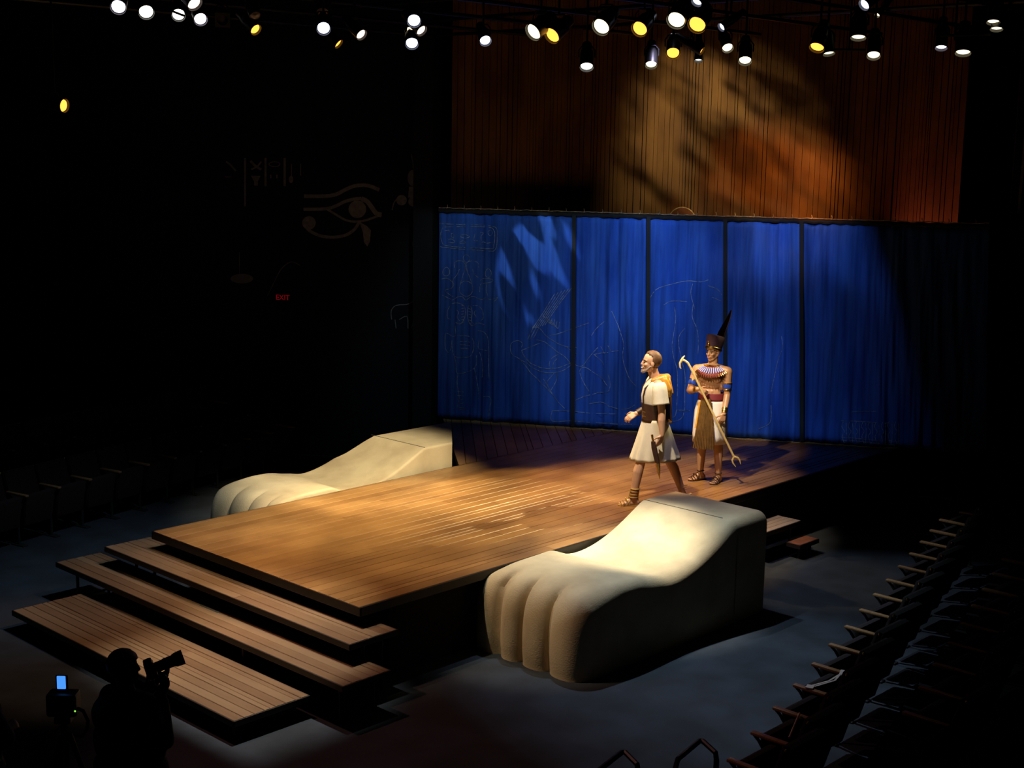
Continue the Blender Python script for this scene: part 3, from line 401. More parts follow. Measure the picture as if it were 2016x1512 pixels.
JO = [(10.4, 13.9), (9.6, 12.9), (11.3,), (10.4, 14.4), (9.0, 12.2), (10.9, 13.3)]
planks('decking', 0, 7.78, 17.75, 9.22, 12.60, .80, .04, .145, 'X', M['deck'], st, JO, clip=[((14.30, 15.05, 0), (CN.x, CN.y, 0))])
# flared wedge at the back left, boards at forty-five degrees
bw = planks('wing_decking', 0, 0, 4.6, -3.3, 2.2, .799, .04, .145, 'X', M['deck'], st, [(9,)], rz=0)
T = Matrix.Translation((12.25, 12.62, 0)) @ Matrix.Rotation(math.radians(47), 4, 'Z'); bw.data.transform(T)
bm = bmesh.new(); bm.from_mesh(bw.data)
for pt, nr in (((12.25, 12.606, 0), (0, -1, 0)), ((12.34, 12.62, 0), (-.769, .639, 0)), ((14.30, 15.05, 0), (CN.x, CN.y, 0))):
    bmesh.ops.bisect_plane(bm, geom=list(bm.verts) + list(bm.edges) + list(bm.faces), plane_co=pt, plane_no=nr, clear_outer=True)
bm.to_mesh(bw.data); bm.free()
border('edge_board', [(7.775, 9.2), (17.55, 9.2), (14.28, 14.95), (12.335, 12.62), (7.775, 12.62)], .795, .085, .02, st, M['edge'])
mb = MB()
for (x, y, lx, ly) in ((8.25, 10.91, .06, 3.2), (12.8, 9.36, 9.1, .06), (10.5, 12.5, 4.5, .06)): mb.box((x, y, .355), (lx, ly, .70))
mb.build('skirting', M['skirt'], st)
mb = MB(); 
for x in (9.5, 11, 12.5, 14, 15.5):
    for y in (9.9, 11.9): mb.box((x, y, .38), (.08, .08, .75))
mb.build('support_post', M['skirt'], st)
bm = bmesh.new(); vs = [bm.verts.new((x, y, .735)) for x, y in ((7.80, 9.23), (17.48, 9.23), (14.25, 14.90), (12.36, 12.59), (7.80, 12.59))]; f = bm.faces.new(vs); r = bmesh.ops.extrude_face_region(bm, geom=[f])
bmesh.ops.translate(bm, vec=(0, 0, .022), verts=[g for g in r['geom'] if isinstance(g, bmesh.types.BMVert)]); bmesh.ops.recalc_face_normals(bm, faces=bm.faces)
me = bpy.data.meshes.new('light_block_sheet'); bm.to_mesh(me); bm.free(); link('light_block_sheet', me, M['skirt'], st)  # unseen sheet added to stop light leaking through the plank gaps
# raised corner nail heads along the front edge
def step(name, x0, x1, y0, y1, z, label, leg_ys, matl=M['tread'], along='Y', pwid=.105):
    e = empty(name, (0, 0, 0), 0, label, 'step' if name == 'stage_step' else 'bench step', 'wide steps up to the front of the stage' if name == 'stage_step' else None)
    L = [()] if along == 'X' else [((y0 + y1) / 2 - .3,), ((y0 + y1) / 2 + .7,), ()]
    planks('tread', 0, x0 + .01, x1 - .01, y0 + .012, y1 - .012, z, .03, pwid, along, matl, e, L, gap=.0055)
    border('edge_board', [(x0, y0), (x1, y0), (x1, y1), (x0, y1)], z - .002, .055, .014, e, M['edge'])
    MB().box(((x0 + x1) / 2, (y0 + y1) / 2, z - .037), (x1 - x0 - .03, y1 - y0 - .03, .012)).build('light_block_panel', M['skirt'], e)  # hidden panel added so lamps do not shine through the tread gaps
    for ly in leg_ys:
        m_ = MB()
        xa, xb = max(x0 + .1, 7.72 if z > .5 else 0), x1 - .08
        for x in (xa, xb): m_.tube([(x, ly, .0), (x, ly, z - .03)], .017)
        m_.tube([(xa, ly, .06), (xb, ly, .06)], .012); m_.tube([(xa, ly, z - .05), (xb, ly, z - .05)], .014)
        m_.build('leg_frame', M['steel'], e)
    return e
s2 = step('stage_step', 7.45, 8.02, 8.955, 13.04, .6, 'uppermost wide wooden step tucked under the stage front edge', (9.1, 10.4, 11.7, 12.85))
s3 = step('stage_step', 7.115, 7.66, 8.645, 13.48, .4, 'middle wide wooden step, longest of the three before the stage', (8.8, 10.2, 11.8, 13.2))
s4 = step('stage_step', 6.305, 7.11, 9.07, 12.885, .2, 'lowest and deepest wooden step, nearest the photographer', (9.2, 10.9, 12.7))
mb = MB(); 
for k in range(12): mb.box((7.43 + .012 * k, 11.07, .4025), (.007, .32, .004))
mb.build('worn_patch', M['grate'], s3)
b1 = step('side_step', 13.70, 14.575, 8.835, 9.19, .4, 'small grey-violet planked side step behind the right paw', (8.95,), M['grey_tread'], 'X', .085)
b2 = step('side_step', 14.22, 14.65, 8.62, 8.83, .2, 'low reddish side step beneath the grey planked side step', (8.7,), M['rust'], 'X', .18)

# ================================================================== the two sphinx paws
prof = [(9.30, .02), (9.285, .15), (9.285, .35), (9.30, .52), (9.335, .64), (9.39, .73), (9.46, .785), (9.56, .81), (9.75, .825), (9.95, .832), (10.12, .832), (10.25, .822),
        (10.36, .79), (10.47, .755), (10.60, .735), (10.74, .735), (10.88, .75), (11.02, .78), (11.16, .82), (11.30, .873), (11.44, .935), (11.57, 1.0), (11.68, 1.055), (11.76, 1.092),
        (11.80, 1.10), (11.9, 1.10), (12.05, 1.10), (12.2, 1.10), (12.30, 1.10)]
def paw(y_in, sgn, label, backcut):
    """sgn=-1: the paw lies on the -y side of y_in (outer face at lower y)"""
    W = 1.25; e = empty('sphinx_paw', (0, 0, 0), 0, label, 'stage prop', None)
    P = [Vector((a, 0, b)) for a, b in prof]
    # refine
    Q = []
    for i in range(len(P) - 1):
        for k in range(3): Q.append(P[i].lerp(P[i + 1], k / 3))
    Q.append(P[-1])
    for _ in range(3):
        Q2 = list(Q)
        for i in range(1, len(Q) - 1):
            if Q[i].x > 11.70 and Q[i].x < 11.86: continue
            Q2[i] = (Q[i - 1] + Q[i] * 2 + Q[i + 1]) / 4
        Q = Q2
    N = []
    for i in range(len(Q)):
        t = (Q[min(i + 1, len(Q) - 1)] - Q[max(i - 1, 0)]).normalized(); N.append(Vector((-t.z, 0, t.x)))
    toes = [0, .20, .475, .82, 1.25]
    V = []
    ri = .03
    vs = [0, .004, .012, .022, .035] + [i * .02 + .05 for i in range(52)] + [1.09 + .16 * math.sin(k / 12 * PI / 2) for k in range(1, 13)]
    vs = sorted(v for v in vs if v <= 1.25)
    for i, q in enumerate(Q):
        row = []
        # how strongly the toes are cut here: full on the front face, fading back along the top
        fade = 1 if q.x < 9.42 else max(0, 1 - (q.x - 9.42) / .24)
        if q.z < .1: fade *= 1
        ro = .125 if q.x < 11.4 or not backcut else max(.03, .125 - (q.x - 11.4) / .3 * .095)
        if q.x < 9.95: ro = max(ro, .21 - max(0, q.x - 9.5) / .45 * .085)
        for v in vs:
            off = 0
            if v < ri: off += ri * (1 - math.sqrt(max(0, 1 - ((ri - v) / ri) ** 2)))
            if v > W - ro: off += ro * (1 - math.sqrt(max(0, 1 - ((v - (W - ro)) / ro) ** 2)))
            for a in range(4):
                if toes[a] <= v <= toes[a + 1]:
                    c = (toes[a] + toes[a + 1]) / 2; h = (toes[a + 1] - toes[a]) / 2; u = (v - c) / h
                    if (a == 0 and u < 0): u *= .5
                    if (a == 3 and u > 0): u *= 0
                    g = 1 - math.sqrt(max(0, 1 - abs(u) ** 2.4))
                    off += (.085 if backcut else .135) * g * fade ** .8
            # ankle bulge running diagonally across the top
            bl = math.exp(-((q.x - (10.28 + .25 * v / W)) / .13) ** 2) * .02
            p = q - N[i] * (off - bl)
            fl = .10 * max(0, 1 - v / .25) * max(0, min(1, (10.1 - q.x) / .6)) * max(0, min(1, (.80 - p.z) / .12)) * (-sgn)
            wk_ = 1 - (.19 * max(0, min(1, (q.x - 11.25) / .5)) if backcut else 0)
            row.append(Vector((p.x, y_in + sgn * v * wk_ + fl, max(p.z, .02))))
        V.append(row)
    bm = bmesh.new()
    G = [[bm.verts.new(p) for p in r] for r in V]
    for i in range(len(G) - 1):
        for j in range(len(vs) - 1): bm.faces.new((G[i][j], G[i][j + 1], G[i + 1][j + 1], G[i + 1][j]))
    xe = Q[-1].x
    base0 = [bm.verts.new((V[0][j].x + .0, V[0][j].y, .0)) for j in range(len(vs))]
    for j in range(len(vs) - 1): bm.faces.new((base0[j], base0[j + 1], G[0][j + 1], G[0][j]))
    for j in (0, len(vs) - 1):        # side faces as vertical strips
        bot = [base0[j]] + [bm.verts.new((V[i][j].x, V[i][j].y, 0)) for i in range(1, len(Q))]
        for i in range(len(Q) - 1):
            try: bm.faces.new((bot[i], bot[i + 1], G[i + 1][j], G[i][j]))
            except ValueError: pass
        if j == 0: b_a = bot[-1]
        else: b_b = bot[-1]
    bm.faces.new([b_a] + [g for g in G[-1]] + [b_b])
    if backcut:     # the heel runs back along the flared deck edge
        for v in bm.verts:
            if v.co.x > 11.9:
                f_ = (v.co.x - 11.9) / (xe - 11.9); d = max(0, (v.co.y - y_in)); v.co.x += f_ * (-.045 + d * .945)
    else:
        for v in bm.verts:
            if v.co.x > 11.9: v.co.x += (v.co.x - 11.9) / (xe - 11.9) * .05
    bmesh.ops.remove_doubles(bm, verts=bm.verts, dist=.0004)
    bmesh.ops.recalc_face_normals(bm, faces=bm.faces)
    me = bpy.data.meshes.new('paw'); bm.to_mesh(me); bm.free()
    me.polygons.foreach_set('use_smooth', [True] * len(me.polygons)); me.set_sharp_from_angle(angle=math.radians(38))
    o = link('paw_block', me, M['stone'], e)
    seam = MB().tube([(11.795, y_in + sgn * .02, 1.101), (11.795, y_in + sgn * 1.06, 1.101)], .0035, n=6).build('seam', M['grate'], e)
    return e
paw(9.16, -1, 'giant sand-coloured sphinx paw on the floor right of the stage', False)
paw(12.66, 1, 'giant sand-coloured sphinx paw beyond the left edge of the stage', True)

# ================================================================== blue curtain
rs = random.Random(3)
FW = [(rs.uniform(9, 16), rs.uniform(0, 6), rs.uniform(.006, .011)) for _ in range(3)] + [(rs.uniform(24, 48), rs.uniform(0, 6), rs.uniform(.003, .006)) for _ in range(4)] + [(rs.uniform(70, 95), rs.uniform(0, 6), .0022) for _ in range(2)]
def fold(s, z):
    t = (3.95 - z) / 3.15
    g = 0
    for i, (fq, ph, am) in enumerate(FW):
        sw = s + .05 * math.sin(1.7 * s + i + z * .5) + (.05 * t if s < 5 else .22 * t * min(1, (s - 5)))
        g += am * math.sin(fq * sw + ph + .6 * math.sin(z * .9 + i)) * (1.2 if 3 > i else 1)
    if .75 < s < 1.75: g += .02 * math.sin(48 * s) * max(0, .6 - .4 * t)
    if s > 4.96: g += .012 * math.sin(30 * (s - .25 * t))
    gp = .8 + .5 * math.sin(s * 3.1)
    g += .022 * mnoise.noise(Vector((s * 7 - .8 * t, z * .35, 4))) + .014 * mnoise.noise(Vector((s * 19, z * .5, 9)))
    return 1.35 * g * gp * (.55 + .45 * min(1, t * 3))
def shear(s, z): return s + min(.20, .034 * max(0, s)) * (3.95 - z) / 3.15
m = bpy.data.materials.new('blue muslin'); m.use_nodes = True; nt = m.node_tree; N = nt.nodes; L = nt.links
b = N['Principled BSDF']; b.inputs['Roughness'].default_value = .85; b.inputs['Specular IOR Level'].default_value = .15
tc = N.new('ShaderNodeTexCoord'); mp = N.new('ShaderNodeMapping'); mp.inputs['Scale'].default_value = (3, 3, .7); L.new(tc.outputs['Object'], mp.inputs[0])
nz = N.new('ShaderNodeTexNoise'); nz.inputs['Scale'].default_value = 1.3; nz.inputs['Detail'].default_value = 7; nz.inputs['Roughness'].default_value = .6; L.new(mp.outputs[0], nz.inputs['Vector'])
rp = N.new('ShaderNodeMapRange'); L.new(nz.outputs[0], rp.inputs[0]); rp.inputs[1].default_value = .3; rp.inputs[2].default_value = .75
mx = N.new('ShaderNodeMix'); mx.data_type = 'RGBA'; mx.inputs[6].default_value = (.012, .052, .30, 1); mx.inputs[7].default_value = (.035, .11, .42, 1)
L.new(rp.outputs[0], mx.inputs[0])
mp3 = N.new('ShaderNodeMapping'); mp3.inputs['Scale'].default_value = (15, 15, .6); L.new(tc.outputs['Object'], mp3.inputs[0])
n3 = N.new('ShaderNodeTexNoise'); n3.inputs['Scale'].default_value = 1; n3.inputs['Detail'].default_value = 3; L.new(mp3.outputs[0], n3.inputs['Vector'])
r3 = N.new('ShaderNodeMapRange'); L.new(n3.outputs[0], r3.inputs[0]); r3.inputs[1].default_value = .30; r3.inputs[2].default_value = .55; r3.inputs[3].default_value = .6; r3.inputs[4].default_value = 1.0
m3 = N.new('ShaderNodeMix'); m3.data_type = 'RGBA'; m3.blend_type = 'MULTIPLY'; m3.inputs[0].default_value = 1; L.new(mx.outputs[2], m3.inputs[6]); L.new(r3.outputs[0], m3.inputs[7])
L.new(m3.outputs[2], b.inputs['Base Color'])      # dark streaks painted in for the shade of narrow folds
n2 = N.new('ShaderNodeTexNoise'); n2.inputs['Scale'].default_value = 160; L.new(tc.outputs['Object'], n2.inputs['Vector'])
bp = N.new('ShaderNodeBump'); bp.inputs['Strength'].default_value = .3; bp.inputs['Distance'].default_value = .004; L.new(n2.outputs[0], bp.inputs['Height']); L.new(bp.outputs[0], b.inputs['Normal'])
M['curtain'] = m
EDG = [-.28, .74, 1.76, 2.84, 3.92, 4.97, 6.05, 7.45]
CLAB = ['leftmost blue curtain panel, dim, drawn with a cartouche and crowned figure', 'blue curtain panel with pale slashes of light and a drawn bow, second from the left',
        'blue curtain panel with the drawn kneeling figure, behind the walking man', 'blue curtain panel between the two men, with a drawn pair of tall legs',
        'bright blue curtain panel just right of the standing man in the tall hat', 'blue curtain panel right of the last black strip, slanting folds',
        'rightmost dark curtain panel fading into blackness at the right']
panels = []
for k in range(7):
    s0, s1 = EDG[k], EDG[k + 1]; e = empty('stage_curtain', (0, 0, 0), 0, CLAB[k], 'curtain', 'painted blue curtain panels across the back of the stage')
    bm = bmesh.new(); ns = int((s1 - s0) / .012); nz_ = 34; G = []
    zb, zt = .805, 3.90
    for i in range(ns + 1):
        col = []
        for j in range(nz_ + 1):
            z = zb + (zt - zb) * j / nz_; s = s0 + (s1 - s0) * i / ns
            sag = .012 * math.sin(i * .07) if j == 0 else 0
            col.append(bm.verts.new(cpt(shear(s, z), z + sag, fold(s, z))))
        G.append(col)
    for i in range(ns):
        for j in range(nz_): bm.faces.new((G[i][j], G[i + 1][j], G[i + 1][j + 1], G[i][j + 1]))
    me = bpy.data.meshes.new('cloth'); bm.to_mesh(me); bm.free(); me.polygons.foreach_set('use_smooth', [True] * len(me.polygons))
    o = link('cloth', me, M['curtain'], e); so = o.modifiers.new('thick', 'SOLIDIFY'); so.thickness = .003
    mb = MB()       # top sleeve with a ragged cord on it
    mb.tube([cpt(s0 + (s1 - s0) * i / 30, 3.93 + .006 * math.sin(i * 1.3 + k), -.0) for i in range(31)], .034, n=8); mb.build('top_sleeve', M['hem'], e)
    mb = MB(); pts = []
    for i in range(61):
        s = s0 + (s1 - s0) * i / 60; pts.append(cpt(s, 3.972 + .012 * abs(math.sin(s * 5.3)) * mnoise.noise(Vector((s * 3, 1, 1))) + .008 * mnoise.noise(Vector((s * 11, 0, 0))), -.012))
    mb.tube(pts, .0055, n=5)
    for i in range(4):
        s = s0 + (s1 - s0) * (i + .5) / 4; mb.tube([cpt(s, 3.965, -.03), cpt(s + .01, 3.99, -.02), cpt(s, 4.02, 0)], .006, n=5)
    mb.build('tie_cord', M['muslin'], e)
    if 1 < k < 6:
        mb = MB(); P = [cpt(shear(s0, z), z, -.045) for z in (.82, 1.5, 2.2, 3.0, 3.93)]; 
        for i in range(4):
            a, b_ = P[i], P[i + 1]; c = (a + b_) / 2; 
        R_ = [[p + CD * dx + CN * dy for dx, dy in ((-.028, -.004), (.028, -.004), (.028, .006), (-.028, .006))] for p in P]
        mb.loft(R_).build('black_webbing_strip', M['hem'], e)
    if 1 < k < 5:
        mb = MB(); pts = [cpt(s0 + .14 + (s1 - s0) * i / 24, .806 + .003 * math.sin(i), -.07 + .012 * mnoise.noise(Vector((i * .7, k, 0)))) for i in range(25)]
        rr = [.004 + .007 * max(0, mnoise.noise(Vector((i * .35, k * 5, 3)))) for i in range(25)]
        mb.tube(pts, rr, n=5).build('base_glint', M['muslin'], e)  # pale cord standing in for the glint of light along the curtain base
    panels.append(e)
# chalk drawing, cut at the panel edges so each panel carries its own lines
chalk = [MB() for _ in panels]
def panel_of(s, z):
    for k in range(7):
        if shear(EDG[k], z) <= s < shear(EDG[k + 1], z): return k
    return 0 if s < 0 else 6
def unshear(s, z):
    q = s
    for _ in range(3): q = s - (shear(q, z) - q)
    return q
for line in CUR:
    pts = smoothline(line, 4) if len(line) > 2 else [tuple(line[0][q] + (line[1][q] - line[0][q]) * t / 12 for q in (0, 1)) for t in range(13)]
    run = []; cur = None
    def flush():
        if len(run) > 1: ribbon(chalk[cur], [cpt(s, z, fold(unshear(s, z), z) - .004) for s, z in run], .0065, CN, th=.001)
    for p in pts:
        z = min(max(p[1], .84), 3.88); p = (p[0], z); k = panel_of(*p)
        if cur is None: cur = k
        if k != cur:
            run.append(p); flush(); run = []; cur = k
        run.append(p)
    flush()
for k, mb in enumerate(chalk):
    if len(mb.bm.verts): mb.build('chalk_drawing', M['chalk'], panels[k])

# ================================================================== the slatted ochre backdrop above and behind the curtain
bd = empty('slatted_backdrop', (0, 0, 0), 0, 'tall ochre and rust painted slatted backdrop rising behind the blue curtain', 'backdrop')
mb = MB(); s = -.3; r_ = random.Random(11)
while s < 7.08:
    wd = r_.choice((.045, .06, .075, .09, .11)); wd = min(wd, 7.1 - s)
    mb.box(cpt(s + wd / 2, 4.35, .70 + r_.uniform(-.008, .008)), (wd - r_.choice((.004, .007, .012)), .02, 7.1), rz=ang + r_.uniform(-.10, .10)); s += wd
m = mat('rust ochre painted slats', (.21, .095, .03), .8, vscale=3.2, col2=(.11, .042, .016), stretch=(1, 1, .35), bump=.3, bscale=30, detail=7)
mb.build('slats', m, bd)
MB().box(cpt(3.4, 4.35, .74), (7.4, .02, 7.1), rz=ang).build('backing', M['skirt'], bd)
e = empty('sun_disc', cpt(3.26, 3.86, .45), ang, 'round brown disc with pale rim peeping above the curtain top', 'disc')
mb = MB(); mb.tube([(0, -.012, 0), (0, .012, 0)], .19, n=40); mb.build('disc_face', M['rust'], e)
mb = MB(); mb.tube([(.195 * math.cos(t * PI / 24), 0, .195 * math.sin(t * PI / 24)) for t in range(49)], .009, n=6); mb.build('rim', M['muslin'], e)
mb = MB(); mb.box((0, .04, -1.53), (.05, .04, 3.06)); mb.build('post', M['skirt'], e)

# ================================================================== theatre seats
def make_seat(last=False):
    r = empty('theatre_seat', (0, 0, 0))
    mb = MB(); mb.box((0, -.10, .44), (.44, .09, .40), bev=.035, M=Matrix.Translation((0, -.1, .44)) @ Matrix.Rotation(math.radians(-10), 4, 'X') @ Matrix.Translation((0, .1, -.44)))
    mb.build('seat', M['seatfab'], r, True)
    T = Matrix.Translation((0, -.36, .62)) @ Matrix.Rotation(math.radians(17), 4, 'X') @ Matrix.Translation((0, .36, -.62))
    bk = MB().box((0, -.36, .62), (.46, .07, .52), bev=.03, M=T).build('backrest', M['seatfab'], r, True)
    sh = MB().box((0, -.41, .60), (.47, .016, .56), bev=.006, M=T).build('back_shell', M['seatback'], bk)
    MB().box((0, -.385, .885), (.46, .05, .012), bev=.004, M=T).build('top_highlight', M['iron'], bk)  # paler strip put in for light caught on the backrest top
    for sx in ((-1, 1) if last else (-1,)):
        x = sx * .257
        MB().box((x, -.17, .642), (.052, .36, .026), bev=.009).build('armrest', M['armwood'], r, True)
        mb = MB(); mb.tube([(x, -.17, 0.01), (x, -.17, .5)], .016); mb.tube([(x, -.17, .45), (x, -.05, .60), (x, -.01, .63)], .013); mb.tube([(x, -.17, .45), (x, -.30, .6), (x, -.34, .63)], .013)
        mb.build('stanchion', M['iron'], r, True)
        MB().box((x, -.17, .008), (.08, .22, .016), bev=.004).build('floor_foot', M['iron'], r)
        MB().ell((x, -.46, .86), (.012, .012, .012), seg=8).build('bolt', M['brass'], r, True)
    return r
seat0 = make_seat(); seat1 = make_seat(True); used = set()
def put_seat(x, y, z, rz, label, group, last=False):
    src = seat1 if last else seat0
    if src not in used: used.add(src); r = src
    else: r = copy_tree(src)
    r.location = (x, y, z); r.rotation_euler = (0, 0, rz); tag(r, label, 'seat', group); return r
ORD = ['first', 'second', 'third', 'fourth', 'fifth', 'sixth', 'seventh', 'eighth', 'ninth', 'tenth', 'eleventh', 'twelfth', 'thirteenth', 'fourteenth', 'fifteenth', 'sixteenth', 'seventeenth']
for k in range(-1, 14):
    put_seat(8.363 + .514 * k + .257, 5.315 + .1437 * k + .072, 0, 0, 'dark theatre seat with varnished armrest, right front row, %s from the near end' % ORD[k + 1], 'seats in the right front row', k == 13)
for k in range(9):
    put_seat(8.86 + .526 * k + .257, 4.37 + .147 * k + .072, .30, 0, 'very dim seat in the second row at far right, %s from near end' % ORD[k], 'seats in the right second row', k == 8)
LA = math.atan2(.112, .483)
for k in range(-1, 10):
    put_seat(7.80 + .487 * k + .24, 15.42 + .112 * k + .05, 0, PI + LA, 'dim burgundy tip-up seat in the left front row, %s from its near end' % ORD[k + 1], 'seats in the left front row', k == 9)
for k in range(10):
    put_seat(7.5 + .49 * k, 16.42 + .112 * k, .30, PI + LA, 'barely visible seat in the second row on the left, %s from its near end' % ORD[k], 'seats in the left second row', k == 9)
def riser(pts, z, label):
    bm = bmesh.new(); vs = [bm.verts.new((x, y, 0)) for x, y in pts]; f = bm.faces.new(vs); r = bmesh.ops.extrude_face_region(bm, geom=[f])
    bmesh.ops.translate(bm, vec=(0, 0, z), verts=[g for g in r['geom'] if isinstance(g, bmesh.types.BMVert)]); bmesh.ops.recalc_face_normals(bm, faces=bm.faces)
    me = bpy.data.meshes.new('seating_riser'); bm.to_mesh(me); bm.free(); tag(link('seating_riser', me, M['riser']), label, 'seating riser', kind='structure')
riser([(7.4, 4.42), (7.4, 2.6), (14.4, 4.5), (14.4, 6.3)], .30, 'low dark carpeted riser under the second row at the right')
riser([(6.6, 15.88), (12.8, 17.30), (12.2, 19), (6.0, 19)], .30, 'low dark carpeted riser under the second row at the left')
# tape and stick on the near right seats
e = MB(); 
for dz, dx in ((0, 0), (.004, .035)):
    P = [Vector((9.39 + dx, 5.55 - dx, .665)), Vector((9.62 + dx, 5.50 - dx, .662 + dz)), Vector((9.80, 5.50, .672))]
    for i in range(2):
        d = (P[i + 1] - P[i]).normalized(); q = d.cross(Vector((0, 0, 1))) * .008
        e.loft([[P[i] - q, P[i] + q, P[i] + q + Vector((0, 0, .003)), P[i] - q + Vector((0, 0, .003))], [P[i + 1] - q, P[i + 1] + q, P[i + 1] + q + Vector((0, 0, .003)), P[i + 1] - q + Vector((0, 0, .003))]])
e.box((9.40, 5.54, .663), (.07, .06, .01), rz=.3); e.box((9.86, 5.50, .663), (.12, .07, .012), rz=.4)
tag(e.build('tape_strap', M['white']), 'pale strap stretched across the armrests of a near right front row seat', 'strap')
tag(MB().tube([(8.40, 5.10, .68), (8.86, 5.30, .672)], .009).build('wooden_stick', M['armwood']), 'thin light stick lying across seat arms at the lower right', 'stick')
def railframe(x, y, label):
    e = empty('rail_frame', (x, y, 0), 0, label, 'rail', 'black rail frames at the bottom edge')
    MB().tube([(-.37, -.05, 0), (-.37, -.05, .60), (-.34, -.045, .65), (-.02, 0, .672), (.0, -.01, .67), (-.06, -.17, .65), (-.065, -.185, .60), (-.065, -.185, 0)], .02, n=8).build('bent_tube', M['steel'], e, True)
    MB().box((-.22, -.115, .006), (.45, .24, .012), bev=.003).build('foot_plate', M['steel'], e)
railframe(7.92, 5.54, 'black bent rail frame at the bottom edge, the larger one on the right')
railframe(7.365, 5.815, 'black bent rail frame at the bottom edge, left one mostly cut off')
# drop ropes / chains at the right
for s_, z0, z1, lab in ((6.55, 4.9, 7.97, 'thin chain hanging before the backdrop, left of the pair'), (6.86, 5.0, 7.97, 'thin chain hanging before the backdrop, right of the pair')):
    p = cpt(s_, 0, -.6); mb = MB(); z = z0
    k = 0
    while z < z1:
        mb.tube([(p.x + (.006 if k % 2 else 0), p.y, z), (p.x - (.006 if k % 2 else 0), p.y, z + .03)], .005, n=4); z += .034; k += 1
    tag(mb.build('chain', M['iron']), lab, 'chain', 'chains hanging from the grid')

# ================================================================== lighting grid
RT = Vector(R3.col[0]); UP = Vector(R3.col[1]); BK = Vector(R3.col[2]); CAMP = Vector((0, 0, 4.95))
GZ = 6.42
for i, y in enumerate((5.2, 6.6, 8.0, 9.4, 10.8, 12.2, 13.6, 15.0)):
    tag(MB().tube([(5.2, y, GZ), (17.0 - max(0, (y - 9)) * .5, y, GZ)], .024).build('grid_pipe', M['pipe'], None, True), 'long dark grid pipe overhead, %s counted from the right side' % ORD[i], 'pipe', 'lengthwise pipes of the lighting grid')
for i, x in enumerate((7.2, 9.0, 10.8, 12.6, 14.4)):
    tag(MB().tube([(x, 4.4, GZ + .05), (x, 15.4, GZ + .05)], .024).build('cross_pipe', M['pipe'], None, True), 'dark crosswise grid pipe overhead, %s counted from the house end' % ORD[i], 'pipe', 'crosswise pipes of the lighting grid')
def lathe(mb, prof_, Mx, n=20):
    rings = [[Mx @ Vector((r * math.cos(k * 2 * PI / n), r * math.sin(k * 2 * PI / n), z)) for k in range(n)] for r, z in prof_]
    mb.loft(rings); return mb
LM = {'white': emit('white lamp lens', (1, .97, .86), 2.6), 'blue': emit('blue white lamp lens', (.70, .76, 1), 2.8), 'cream': emit('cream lamp lens', (1, .86, .52), 2.4), 'orange': emit('orange lamp lens', (1, .40, .05), 2.4),
      'pink': emit('pinkish lamp lens', (1, .78, .66), 1.6), 'off': mat('unlit lens', (.25, .17, .16), .2), 'violet': emit('violet white lamp lens', (.92, .84, 1), 2.6)}
def lamp(x, y, z, r, b, an, colr, label, square=False):
    p = Vector((x, y, z)); tocam = (CAMP - p).normalized(); rt = RT.copy(); dn = -tocam.cross(rt).normalized()
    if dn.z > 0: dn = -dn
    a = math.radians(an); n = (tocam * b + (dn * math.cos(a) + rt * math.sin(a)) * math.sqrt(1 - b * b)).normalized()
    q = n.to_track_quat('-Z', 'Y').to_matrix().to_4x4()
    e = empty('stage_light', p, 0, label, 'stage light', 'stage lights hung from the grid')
    L = .30
    mb = MB()
    pf = [(r * 1.02, .03), (r * 1.12, .03), (r * 1.14, 0), (r * 1.16, -.012), (r * 1.17, .035), (r * 1.12, .05), (r * 1.15, L * .6), (r * .85, L * .75), (r * .8, L), (.001, L + .01)]
    pf = [(a_, b_) for a_, b_ in pf]; lathe(mb, [(r * 1.02, .02)] + pf[1:], q).build('housing', M['lampcan'], e, True)
    mb = MB(); lathe(mb, [(.001, .002), (r * .5, .004), (r, .012), (r, .022), (.001, .022)], q).build('lens', LM[colr], e, True)
    if square:
        mb = MB(); mb.box((0, 0, -.02), (r * 2.9, r * 2.9, .012), M=q)
        fr = mb.build('gel_frame', M['iron'], e)
        # cut the opening
        fr.data.clear_geometry(); bm = bmesh.new()
        h = r * 1.4; ring = [(h, h), (-h, h), (-h, -h), (h, -h)]; n_ = 24
        outer = [bm.verts.new(q @ Vector((h * max(-1, min(1, 1.42 * math.cos(t * 2 * PI / n_))), h * max(-1, min(1, 1.42 * math.sin(t * 2 * PI / n_))), -.02))) for t in range(n_)]
        inner = [bm.verts.new(q @ Vector((r * math.cos(t * 2 * PI / n_), r * math.sin(t * 2 * PI / n_), -.02))) for t in range(n_)]
        for t in range(n_): bm.faces.new((outer[t], outer[(t + 1) % n_], inner[(t + 1) % n_], inner[t]))
        bm.to_mesh(fr.data); bm.free(); fr.modifiers.new('t', 'SOLIDIFY').thickness = .006
    # yoke and clamp: U bracket to a vertical hanger
    ctr = (q @ Vector((0, 0, L * .4))); sd = (q @ Vector((1, 0, 0))); sd.z = 0
    if sd.length < .1: sd = Vector((1, 0, 0))
    sd.normalize(); top = Vector((ctr.x, ctr.y, ctr.z + r * 1.9)); w_ = sd * r * 1.32
    mb = MB(); mb.tube([ctr + w_, ctr + w_ * 1.02 + Vector((0, 0, r * 1.2)), top + w_ * .6, top - w_ * .6, ctr - w_ * 1.02 + Vector((0, 0, r * 1.2)), ctr - w_], .008, n=6); mb.build('yoke', M['steel'], e, True)
    mb = MB(); mb.tube([top, (top.x, top.y, GZ + .06 - z)], .012, n=6); mb.box((top.x, top.y, GZ - z + .01), (.05, .07, .07), bev=.008); mb.build('hanger_clamp', M['steel'], e)
    return e

